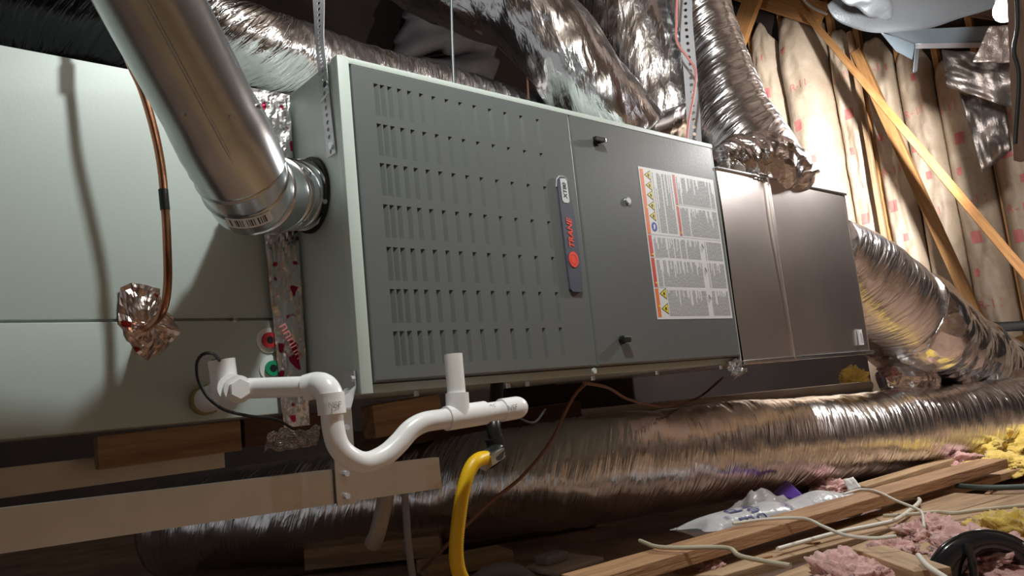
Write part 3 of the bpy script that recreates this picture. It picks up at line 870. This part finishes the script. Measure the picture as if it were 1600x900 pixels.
# ================================================================== GAS CONNECTOR
gas = thing('gas_connector', 'yellow coated corrugated gas connector with black iron pipe', 'pipe', at(720, 898, Y=-.02))
YG = .03
fit('iron_pipe', [at(778, 580, Y=.08), at(774, 640, Y=.05), at(771, 668, Y=YG), at(776, 690, Y=YG)], .0125, 'black', 20, 16, gas)
fit('iron_elbow', [at(771, 682, Y=YG), at(776, 700, Y=YG), at(771, 712, Y=YG-.01), at(762, 718, Y=YG-.02)], .0165, 'black', 14, 16, gas)
a_, b_ = at(777, 708, Y=YG-.005), at(756, 721, Y=YG-.03)
fit('flare_nut', [a_, b_], .0165, 'galv', None, 6, gas)
gp = spline([at(764, 715, Y=YG-.02), at(748, 718, Y=YG-.04), at(735, 732, Y=YG-.045), at(724, 765, Y=YG-.045), at(717, 810, Y=YG-.045), at(713, 850, Y=YG-.045), at(714, 880, Y=YG-.04), at(722, 905, Y=YG-.03), at(745, 940, Y=YG+.0), at(790, 960, Y=YG+.05)], 240)
v, f, uv = tube_geo(gp, [.0112+.0007*(1 if k % 2 else -1) for k in range(240)], 16)
obj('flex_hose', v, f, 'yellow_coat', gas, True)

# ================================================================== SUPPORT RAILS AND STRAP
def c_rail(name, a, b, h, dep, m, label, th=.0025):
    """folded steel channel, open at the back"""
    a, b = V(a), V(b); mb = MB(); x = (b-a)
    prof = [(0, h/2), (0, -h/2), (dep, -h/2), (dep, -h/2+th), (th, -h/2+th), (th, h/2-th), (dep*.45, h/2-th), (dep*.45, h/2)]
    vs = [a+V((0, p, q)) for p, q in prof]+[b+V((0, p, q)) for p, q in prof]; n = len(prof)
    mb.add(vs, [tuple(range(n-1, -1, -1)), tuple(range(n, 2*n))]+[(i, (i+1) % n, n+(i+1) % n, n+i) for i in range(n)])
    return tag(mb.build(name, m), label, 'rail')
r1 = c_rail('support_rail', (-1.05, -.002, -.098), (.130, -.002, -.134), .0475, .042, 'galv_rail', 'tan reflecting steel rail in front, under the coil cabinet')
c_rail('support_rail', (-1.1, .50, -.084), (-.02, .50, -.082), .048, .042, 'galv_rail', 'dim rear steel rail behind the front one under the cabinet')
st = thing('support_strap', 'flat steel strap bolted from the furnace corner down to the rail', 'strap', (-.03, -.006, -.16))
sm = MB()
A_, B_ = at(527, 791, Y=-.0075), at(559, 786, Y=-.0075)
sm.box((A_.x, -.0085, A_.z), (B_.x, -.0055, at(540, 640, Y=-.0075).z), .0006)
sm.build('strap_plate', 'galv_rail', st)
tw = MB()
P1, P2 = V((A_.x, -.007, -.022)), V((B_.x, -.007, -.022)); Q1, Q2 = at(546, 596, X=-.004), at(562, 598, X=-.004)
Q1 = V((-.004, .035, .010)); Q2 = V((-.004, .004, .010)); U1 = V((-.004, .035, .034)); U2 = V((-.004, .004, .034))
tw.add([P1, P2, Q2, Q1, U2, U1], [(0, 1, 2, 3), (3, 2, 4, 5)])
two = tw.build('strap_tab', 'galv_strap', st); md = two.modifiers.new('thickness', 'SOLIDIFY'); md.thickness = .0025
for u, v in ((540, 740), (541, 775), (540, 668)):
    p = at(u, v, Y=-.009); MB().tube([p, p-V((0, .005, 0))], .0042, 8).build('bolt', 'galv_strap', st)
p = at(553, 592, X=-.006); MB().tube([p, p-V((.006, 0, 0))], .005, 8).build('bolt', 'galv_strap', st)
# timber and duct-board supports under the cabinet
g = 'timbers under the cabinet'
tag(board('support_timber', at(150, 708, Y=.42), at(372, 680, Y=.40), .04, .055, 'wood_pale'), 'short brown timber under the coil cabinet on the left', 'lumber', g)
tag(board('support_timber', at(376, 678, Y=.40), at(500, 664, Y=.40), .04, .05, 'wood_dark'), 'darker timber end under the cabinet corner beside the white elbow', 'lumber', g)
tag(board('support_timber', at(575, 660, Y=.45), at(680, 640, Y=.45), .05, .07, 'wood_pale'), 'rough pale timber under the furnace behind the trap bend', 'lumber', g)
tag(board('support_timber', (1.0, .86, -.10), (3.5, .86, -.10), .05, .25, 'deck'), 'long dark timber under the furnace behind the white conduit', 'lumber', g)
tag(board('support_timber', at(560, 690, Y=.75), at(900, 640, Y=.72), .05, .05, 'wood_dark'), 'dark timber behind the trap bend below the furnace', 'lumber', g)

# ================================================================== FLEXIBLE DUCTS
foil_duct('flex_duct', [at(270, 824, d=2.25), at(450, 800, d=2.1), at(650, 772, d=2.08), at(850, 742, d=2.05), at(1000, 722, d=2.1), at(1150, 702, d=2.26), at(1300, 688, d=2.45), at(1500, 660, d=2.8), at(1640, 640, d=3.1)],
          lambda t: .138, 'foil', 'long silver foil duct lying along the floor below the furnace', amp=.035, freq=22, n=260, seg=72, seed=1)
foil_duct('flex_duct', [at(-160, 10, d=1.42)+V((-1.5, .2, .0)), at(-160, 10, d=1.42), at(0, 15, d=1.44), at(110, 22, d=1.46), at(215, 40, d=1.5)],
          .085, 'foil_black', 'near-black duct above the coil cabinet at the top left', amp=.05, freq=22, n=100, seg=48, seed=21)
foil_duct('flex_duct', [at(225, 40, d=1.62), at(330, 55, d=1.62), at(430, 85, d=1.66), at(560, 122, d=1.9), at(700, 155, d=2.15), at(870, 198, d=2.5)],
          .086, 'foil_tight', 'tight foil duct right of the vent pipe running along behind the furnace top', amp=.06, freq=34, n=230, seg=64, seed=2)
foil_duct('flex_duct', [at(640, -60, d=2.45)+V((-.25, .35, .45)), at(640, -60, d=2.45), at(735, -15, d=2.4), at(800, 5, d=2.35), at(860, 60, d=2.3), at(925, 150, d=2.28), at(985, 222, d=2.3)],
          .13, 'foil_fold', 'leftmost of the upright silver ducts, curving down behind the furnace top', amp=.07, freq=9, n=150, seed=3, slant=1.4)
foil_duct('flex_duct', [at(900, -90, d=2.75)+V((-.2, .2, .30)), at(900, -90, d=2.75), at(960, 0, d=2.7), at(1005, 100, d=2.65), at(1048, 205, d=2.6)],
          .20, 'foil_fold', 'wide loose foil duct in the middle above the burner door, behind the strap', amp=.05, freq=6, n=140, seed=4, slant=1.6)
foil_duct('flex_duct', [at(1070, -100, d=2.5)+V((-.08, .1, .32)), at(1070, -100, d=2.5), at(1094, 0, d=2.42), at(1119, 90, d=2.35), at(1143, 170, d=2.28), at(1168, 235, d=2.23), at(1190, 300, d=2.22)],
          lambda t: .086 if t < .55 else .086+.075*((t-.55)/.45)**2, 'foil', 'upright silver duct rising from the plenum right of the perforated strap', amp=.045, freq=13, n=150, seed=5)
foil_duct('foil_wrap', [at(1124, 252, d=2.06), at(1160, 252, d=2.1), at(1210, 258, d=2.14), at(1256, 280, d=2.2)],
          lambda t: .04+.046*math.sin(math.pi*t), 'foil_crumple', 'crumpled foil wrap around the duct joint on top of the plenum', cat='duct wrap', amp=.16, freq=20, n=90, seg=56, seed=6)
foil_duct('flex_duct', [at(1282, 392, d=2.42), at(1325, 424, d=2.5), at(1360, 455, d=2.58), at(1398, 488, d=2.68)], lambda t: .125+.045*min(1, t*1.6), 'foil', 'smooth silver duct length coming out of the right end of the plenum', amp=.03, freq=12, n=50, seed=7)
foil_duct('flex_duct', [at(1398, 486, d=2.68), at(1430, 510, d=2.76), at(1475, 545, d=3.08), at(1525, 578, d=3.42), at(1580, 612, d=3.7)],
          lambda t: (.178+.012*math.sin(t*26))*(1+.14*t), 'foil_loose', 'big crinkled silver duct sloping down right of the plenum', amp=.055, freq=8, n=170, seed=8, slant=.4)
foil_duct('foil_wrap', [at(1380, 600, d=2.75), at(1415, 590, d=2.75), at(1450, 598, d=2.8)], .05, 'foil_crumple', 'small crumpled foil sleeve under the plenum beside the sloping duct', cat='duct wrap', amp=.2, freq=22, n=50, seg=40, seed=9)

tag(tube('white_conduit', [at(690, 668, d=2.5), at(900, 648, d=2.5), at(1100, 628, d=2.55), at(1360, 602, d=2.75)], .0155, 'pvc_old', seg=14, n=20), 'pale plastic conduit running behind the floor duct', 'pipe')
tag(tube('drain_stub', [at(605, 760, Y=.35), at(600, 790, Y=.35), at(590, 832, Y=.36), at(582, 850, Y=.38)], .0165, 'pvc_old', seg=16, n=14), 'short tan plastic drain stub hanging below the rail end', 'pipe')
tag(tube('clear_tubing', [at(632, 765, Y=.2), at(635, 810, Y=.2), at(638, 850, Y=.2), at(645, 905, Y=.22)], .0068, 'grey_plastic', seg=10, n=16), 'thin grey tubing hanging down beside the yellow gas hose', 'tube')
tag(tube('loose_wire', [at(920, 595, Y=.05), at(895, 622, Y=.1), at(860, 690, Y=.14), at(815, 745, Y=.15), at(760, 790, Y=.15), at(700, 850, Y=.2), at(660, 890, Y=.3)], .0036, 'wire_brown', seg=6, n=40), 'thin brown wire slanting down in front of the floor duct', 'wire')
tag(tube('loose_wire', [at(912, 598, Y=.05), at(950, 606, Y=.12), at(985, 625, Y=.2), at(1040, 635, Y=.3), at(1090, 622, Y=.4), at(1130, 590, Y=.3)], .0036, 'wire_brown', seg=6, n=40), 'brown wire drooping to the right under the burner door', 'wire')
tag(tube('loose_wire', [at(790, 640, Y=-.03), at(812, 654, Y=-.02), at(835, 660, Y=.0), at(852, 640, Y=.03)], .0022, 'black_rubber', seg=6, n=20), 'short black wire behind the white end cap', 'wire')
tag(tube('black_conduit', [at(1525, 508, X=3.3), at(1560, 511, X=3.3), at(1640, 507, X=3.3)], .022, 'black_rubber', seg=14), 'black conduit crossing at the right edge above the floor', 'pipe')

# ================================================================== BULB, FLAP AND BOX UNDER THE ROOF
bp_ = at(1570, 18, d=2.45)
lamp = thing('light_bulb', 'bare lit light bulb hanging under the roof at top right', 'lamp', bp_)
bv = []
bm = bmesh.new(); bmesh.ops.create_uvsphere(bm, u_segments=20, v_segments=14, radius=.033)
for v_ in bm.verts: v_.co = V((v_.co.x, v_.co.y, v_.co.z*(1.25 if v_.co.z > 0 else 1)))+bp_
bm.verts.index_update()
obj('glass', [v_.co.copy() for v_ in bm.verts], [tuple(q.index for q in f_.verts) for f_ in bm.faces], 'bulb', lamp, True); bm.free()
MB().tube([bp_+V((0, 0, .036)), bp_+V((0, 0, .085))], .02, 16).build('socket', 'white_plastic', lamp)
tube('cord', [bp_+V((0, 0, .085)), bp_+V((.02, .02, .3)), bp_+V((.0, .0, .5))], .004, 'black_rubber', lamp, 8, 12)
bl_ = point_light('bulb_light', bp_+V((-.0, -.0, -.06)), 70, (1, .99, .97), .04)
bl_.parent = lamp; bl_.location = (0, 0, -.10)
fl_ = bpy.data.lights.new('batt_fill_spot', 'SPOT'); fl_.energy = 1300; fl_.color = (1, .99, .98); fl_.spot_size = math.radians(56); fl_.spot_blend = 1; fl_.shadow_soft_size = .04  # added spot below the bare bulb, brightens the left batts
fo = bpy.data.objects.new('batt_fill_spot', fl_); COL.objects.link(fo); fo.parent = lamp; fo.location = (.02, .02, -.12)
fo.rotation_euler = (V((XW, 2.15, 1.15))-bp_-V((0, 0, -.12))).to_track_quat('-Z', 'Y').to_euler()

# rolled grey sheet flap
def bez(pts, t):
    q = [V(p) for p in pts]
    while len(q) > 1: q = [q[i].lerp(q[i+1], t) for i in range(len(q)-1)]
    return q[0]
def flap(lower, upper, seed, label, bulge):
    def fn(s, t):
        p = bez(lower, s).lerp(bez(upper, s), t)
        return p+V((-.03, -.05, -bulge))*math.sin(math.pi*t)*math.sin(math.pi*min(1, s*.9+.1))+V((0, 0, .008*math.sin(s*60)*t*.3+.02*noise.noise(V((s*4, t*3, seed)))))
    return tag(sheet('roof_baffle', fn, 60, 18, 'flap_grey', thick=.004), label, 'baffle')
flap([at(1292, 8, d=3.25), at(1310, 62, d=3.25), at(1400, 62, d=3.36), at(1480, 40, d=3.42), at(1566, 6, d=3.48)],
     [at(1300, -6, d=3.31), at(1330, -40, d=3.36), at(1420, -60, d=3.48), at(1500, -60, d=3.53), at(1590, -60, d=3.53)], 1, 'curled grey sheet baffle hanging under the roof left of the bulb', .02)
flap([at(1305, -10, d=3.08), at(1335, 20, d=3.08), at(1365, 30, d=3.13), at(1392, 30, d=3.19)],
     [at(1315, -40, d=3.13), at(1360, -40, d=3.19), at(1400, -20, d=3.25), at(1394, 28, d=3.19)], 4, 'smaller curled grey baffle tongue in front of the larger baffle', .02)
bx = thing('metal_chute', 'pale blue-grey sheet metal box edge below the baffle', 'duct', at(1450, 90, d=3.96))
def quad_sheet(name, pts, m, parent, th=.004, n=10, amp=.0, seed=0):
    a, b, c, d = [V(p) for p in pts]; nn = (b-a).cross(d-a).normalized()
    o = sheet(name, lambda s, t: a.lerp(b, s).lerp(d.lerp(c, s), t)+nn*amp*noise.noise(V((s*4+seed, t*4, seed))), n, n, m, parent, thick=th)
    return o
quad_sheet('side_panel', [at(1375, 48, d=3.90), at(1560, 40, d=3.90), at(1545, 72, d=3.96), at(1432, 70, d=3.96)], 'blue_metal', bx)
quad_sheet('bottom_panel', [at(1375, 50, d=3.90), at(1434, 68, d=3.96), at(1428, 95, d=4.02), at(1400, 80, d=3.96)], 'blue_metal', bx)
quad_sheet('flange', [at(1430, 68, d=3.94), at(1545, 66, d=3.94), at(1545, 74, d=3.96), at(1430, 76, d=3.96)], 'galv_strap', bx)
quad_sheet('corner_leg', [at(1430, 70, d=3.96), at(1437, 72, d=3.96), at(1433, 112, d=3.98), at(1426, 115, d=3.98)], 'rod_steel', bx)
# foil-faced boards
def foil_piece(pts, label, m='foil_board', amp=.03, seed=1, th=.006):
    o = quad_sheet('foil_board', pts, m, None, th, 14, amp, seed); return tag(o, label, 'insulation board', 'foil-faced boards near the bulb')
foil_piece([at(1545, 42, d=3.12), at(1588, 38, d=3.12), at(1590, 98, d=3.1), at(1520, 97, d=3.1)], 'small bright foil board just below the bulb', 'foil_board', .01, 2)
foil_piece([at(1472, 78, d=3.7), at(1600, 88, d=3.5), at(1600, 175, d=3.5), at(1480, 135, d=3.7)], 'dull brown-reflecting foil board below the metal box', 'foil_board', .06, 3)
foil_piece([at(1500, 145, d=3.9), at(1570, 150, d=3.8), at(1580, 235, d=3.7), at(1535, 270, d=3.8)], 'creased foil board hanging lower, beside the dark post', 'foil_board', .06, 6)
tag(tube('black_cable', [at(1588, -20, d=2.2), at(1590, 40, d=2.2), at(1584, 80, d=2.2), at(1592, 120, d=2.2), at(1586, 225, d=2.2)], .006, 'black_rubber', seg=8, n=24), 'black cable hanging beside the bulb', 'cable')
tag(tube('white_cable', [at(1235, -30, X=4.0), at(1262, 6, X=4.0), at(1292, 22, X=4.0)], .008, 'cable_white', seg=8, n=12), 'short white cable crossing the top plate', 'cable')

# ================================================================== FLOOR: BOARDS, FIBRE, CLUTTER
g = 'loose boards on the attic floor'
tag(board('floor_board', at(900, 914, Z=-.352), at(1552, 724, Z=-.352), .078, .026, 'wood_warm'), 'long loose board running diagonally across the floor in front of the duct', 'lumber', g)
def floor_board(a, b, wid, label, z=-.395, m='wood_pale', th=.02, up=(0, 0, 1)):
    tag(board('floor_board', at(*a, Z=z), at(*b, Z=z), wid, th, m, up=up), label, 'lumber', g)
floor_board((1060, 905), (1530, 778), .15, 'wide pale board just in front of the long loose board')
floor_board((1180, 960), (1620, 775), .17, 'wide pale board with cut ends under the white cables', z=-.397)
floor_board((1360, 868), (1460, 905), .06, 'short sawn wood block at the bottom beside the pink fibre', z=-.37, th=.03)
floor_board((1380, 790), (1720, 690), .12, 'board end running out at the right edge below the yellow fibre', z=-.392)
floor_board((1450, 835), (1760, 750), .14, 'right-hand floor board beneath the thin beige cable', z=-.396)
floor_board((1340, 765), (1480, 722), .05, 'thin wood strip behind the long board beside the paper tag', z=-.38)
floor_board((1130, 960), (1700, 800), .30, 'dark sub-floor board showing between the pale boards', z=-.409, m='wood_dark', th=.012)
floor_board((480, 872), (690, 850), .06, 'tan board in the dark below the rail end', z=-.38, th=.05)
floor_board((660, 890), (790, 865), .10, 'dim wood offcut behind the yellow hose at the bottom', z=-.40, th=.03)
floor_board((1180, 770), (1500, 715), .10, 'brown floor board under the far end of the long duct', z=-.40, m='wood_dark')
floor_board((300, 905), (900, 810), .30, 'dark sub-floor board under the left end of the long duct', z=-.411, m='wood_dark', th=.012)


def fibre(u, v, r, m, label, seed, z=-.395, flat_=.6, name='fibre_clump', stretch=(1, 1), d=None):
    c = at(u, v, Z=z) if d is None else at(u, v, d=d)
    bm = bmesh.new(); bmesh.ops.create_icosphere(bm, subdivisions=5, radius=1)
    for q in bm.verts:
        d = q.co.normalized()
        k = 1+.45*noise.noise(d*1.6+V((seed*3.7, 0, 0)))+.28*noise.noise(d*4+V((seed, 5, 0)))+.22*noise.noise(d*8+V((seed, 0, 7)))+.14*noise.noise(d*18+V((0, seed, 0)))+.09*noise.noise(d*40+V((0, seed, 3)))
        q.co = V((d.x*k*r*stretch[0], d.y*k*r*stretch[1], max(-.15, d.z)*k*r*flat_))+V((c.x, c.y, c.z))
    bm.verts.index_update()
    o = obj(name, [q.co.copy() for q in bm.verts], [tuple(x.index for x in f_.verts) for f_ in bm.faces], m, None, True); bm.free()
    kind = 'pink' if m == 'pink_fibre' else 'yellow'
    return tag(o, label, 'insulation', kind+' fibreglass clumps on the floor')


fibre(1335, 915, .072, 'pink_fibre', 'large pink fibreglass clump at the bottom edge', 1, flat_=.6)
fibre(1395, 872, .045, 'pink_fibre', 'pink fibreglass clump left of the black plastic shell', 2, flat_=.7)
fibre(1455, 838, .07, 'pink_fibre', 'pink fibreglass wad above the black plastic shell', 3, flat_=.5, stretch=(1.3, .8))
fibre(1545, 880, .10, 'pink_fibre', 'pink fibreglass filling the opening of the black plastic shell', 4, flat_=.5)
fibre(1110, 893, .035, 'pink_fibre', 'small pink fibre tuft beside the front board', 5)
fibre(1300, 768, .06, 'pink_fibre', 'pink fibre tuft between the purple scrap and the white tag', 6, flat_=.5)
fibre(1490, 725, .085, 'pink_fibre', 'pink fibre clump under the far end of the long board', 7, flat_=.5)
fibre(1535, 703, .10, 'pink_fibre', 'pale pink fibre against the yellow clump by the duct', 8, flat_=.6)
fibre(1240, 800, .04, 'pink_fibre', 'low pink fibre tuft behind the long board near the plastic wrap', 12, flat_=.4)
fibre(1555, 704, .16, 'yellow_fibre', 'large yellow fibreglass clump beside the long duct', 9, flat_=.6, stretch=(1.3, .9))
fibre(1575, 732, .10, 'yellow_fibre', 'flat yellow fibreglass piece below the large yellow clump', 10, flat_=.4, stretch=(1.4, 1))
fibre(1590, 838, .07, 'yellow_fibre', 'yellow fibreglass scrap at the right edge behind the black shell', 11, flat_=.7)
fibre(1335, 594, .042, 'yellow_fibre', 'small tan fibre lump under the plenum corner', 13, d=2.55, flat_=.9)
fibre(1398, 584, .06, 'pink_fibre', 'pink fibre under the duct at the plenum end', 14, d=2.75, flat_=.5)


def cable(pts, r, m, label, z=-.372, n=60):
    tag(tube('cable', [at(u, v, Z=z+(dz if dz else 0)) for u, v, dz in [(p+(0,))[:3] for p in pts]], r, m, None, 8, n), label, 'cable')
cable([(1145, 818), (1200, 811), (1255, 810), (1285, 822), (1320, 836), (1365, 841), (1400, 838)], .0032, 'cable_white', 'thin white cable dipping over the long board', -.328)
cable([(1215, 858), (1250, 848), (1310, 832), (1370, 820), (1400, 812), (1425, 795), (1437, 783), (1430, 778), (1410, 781), (1380, 790)], .0048, 'cable_white', 'thick white cable with a sharp bend on the boards')
cable([(1318, 772), (1345, 765), (1370, 768), (1400, 782), (1430, 794), (1441, 802), (1444, 824)], .0030, 'cable_white', 'thin white cable leading from the paper tag to the pink wad', -.335)
cable([(1380, 806), (1420, 804), (1465, 800), (1490, 802), (1540, 796), (1620, 788)], .0042, 'cable_beige', 'beige cable running out at the right edge')
cable([(1000, 845), (1025, 854), (1060, 856), (1110, 855), (1140, 857), (1155, 868), (1190, 876), (1235, 884)], .0042, 'cable_beige', 'beige cable crossing the front board near the grey box', -.330)
cable([(1495, 759), (1540, 762), (1630, 760)], .007, 'cable_green', 'dark green cable at the right edge')
cable([(1435, 868), (1450, 885), (1480, 905)], .0045, 'cable_white', 'short white cable end beside the black plastic shell', -.34, 20)

chip = random.Random(5)
for (u, v, lb_) in ((1262, 848, 'wood chip on the pale board between two white cables'), (1375, 802, 'wood chip beside the sharp bend of the thick white cable'),
                    (1420, 762, 'wood chip on the far half of the long loose board'), (1545, 770, 'wood chip near the dark green cable'), (1190, 872, 'wood chip next to the small pink tuft in front')):
    a_ = chip.random()*3; p = at(u, v, Z=-.383); dlt = V((math.cos(a_), math.sin(a_), .02))*(.014+.014*chip.random())
    tag(board('wood_chip', p-dlt, p+dlt, .010, .004, 'wood_warm', bev=.0008), lb_, 'wood chip', 'loose wood chips on the floor boards')

# clutter in front of the duct
WA, WB = at(1085, 829, Z=-.36), at(1335, 782, Z=-.36)
def wrap_fn(s, t):
    p = WA.lerp(WB, s); an = t*2*math.pi
    fl_at = max(0, 1-s/.10)**2; ed = 1-.9*max(0, (s-.93)/.07)**2
    hz = .03*(1-.93*fl_at)*ed*(1+.25*noise.noise(V((s*7, math.cos(an), 1)))); wy = (.050+.012*fl_at)*ed
    return p+V((.012*fl_at*math.sin(t*31), wy*math.cos(an), hz*math.sin(an)))+V((0, 0, .010*noise.noise(V((s*6, 1, 2)))))
wo = sheet('plastic_wrap', wrap_fn, 60, 28, 'film')
tag(wo, 'white printed plastic wrapping sleeve behind the long board', 'packaging')
WL = (WB-WA).length
for (s0, t0, tx, sz) in ((.30, .37, 'fac', .055), (.20, .37, 'd B', .055), (.50, .37, 'fec', .034), (.12, .37, 'iii', .018), (.455, .37, 'iii', .016)):
    vs, fs = text_geo(tx, sz)
    pts = []
    for q in vs:
        s_, t_ = s0+q.y/WL, t0+q.x/.28
        p = wrap_fn(s_, t_); an = t_*2*math.pi
        pts.append(p+V((0, .0012*math.cos(an), .0016*math.sin(an)+.0008)))
    obj('lettering', pts, fs, 'ink_blue', wo)
def bag_fn(s, t):
    c = at(1190, 788, Z=-.345)
    return c+V((.14*(s-.5), .10*(t-.5), .035*math.sin(math.pi*s)*math.sin(math.pi*t)+.014*noise.noise(V((s*5, t*5, 3)))))
tag(sheet('plastic_bag', bag_fn, 18, 14, 'clear_film', thick=.0008), 'crumpled clear plastic bag next to the purple scrap', 'packaging')
pa, pb, pc_ = at(1206, 772, Z=-.36), at(1268, 786, Z=-.37), at(1228, 752, d=2.15)
tag(sheet('purple_scrap', lambda s, t: pa.lerp(pb, s).lerp(pc_.lerp(at(1233, 752, d=2.15), s), t)+V((0, .01*math.sin(3*s), 0)), 10, 10, 'purple', thick=.002), 'purple triangular scrap of packaging standing by the duct', 'packaging')
ta = [at(1318, 750, d=2.12), at(1333, 745, d=2.12), at(1346, 762, d=2.1), at(1326, 768, d=2.1)]
tag(quad_sheet('paper_tag', ta, 'paper', None, .001, 6, .004, 2), 'small white paper tag on the long board', 'paper')

# black plastic shell at the lower right
sh = thing('plastic_shell', 'glossy black curved plastic shell with a strut in the bottom right corner', 'plastic part', at(1530, 905, Z=-.39))
c0 = at(1520, 898, d=1.28)
ex_, ey_ = (RT-V((0, 0, RT.z))).normalized(), V((0, 0, 1)); ez_ = ex_.cross(ey_)
def arch(s, t):
    an = math.pi*(1.06-1.16*s)
    ro = ex_*(.098*math.cos(an))+ey_*(.082*math.sin(an)-.012)
    inn = ex_*(.034*math.cos(an)+.020)+ey_*(.046*math.sin(an)-.016)
    p = ro.lerp(inn, t)
    return c0+p+ez_*(.034*math.sin(math.pi*(.15+.75*t))-.02*t)+ex_*.012
o = sheet('shell', arch, 48, 14, 'dark_plastic', sh, thick=.005)
tube('strut', [c0+ex_*(-.018)+ey_*.058+ez_*.034, c0+ex_*(-.016)+ey_*.02+ez_*.034, c0+ex_*(-.014)+ey_*(-.05)+ez_*.02], .0066, 'dark_plastic', sh, 12, 10)
tube('rim', [arch(s/30, 0)+V((0, 0, .001)) for s in range(31)], .0035, 'dark_plastic', sh, 10)
# grey box and hump at the bottom
gb = thing('junction_box', 'grey plastic box with a pale lid at the bottom in front of the duct', 'box', at(880, 900, Z=-.41))
c = at(882, 886, d=1.75)
MB().box((c.x-.055, c.y-.04, c.z-.06), (c.x+.055, c.y+.04, c.z+.0), .004).build('body', 'grey_plastic', gb)
MB().box((c.x-.075, c.y-.055, c.z), (c.x+.075, c.y+.055, c.z+.012), .004).build('lid', 'pvc_old', gb)
MB().box((c.x-.05, c.y-.0, c.z+.012), (c.x+.02, c.y+.045, c.z+.032), .006).build('knob', 'grey_plastic', gb)
c = at(785, 905, d=1.7)
o = tube('grey_pipe', [c+V((-.06, .05, -.03)), c+V((-.03, .02, .01)), c+V((.02, -.02, .012)), c+V((.06, -.05, -.03))], .02, 'grey_plastic', None, 14, 20)
tag(o, 'curved grey pipe piece at the bottom edge right of the yellow hose', 'pipe')
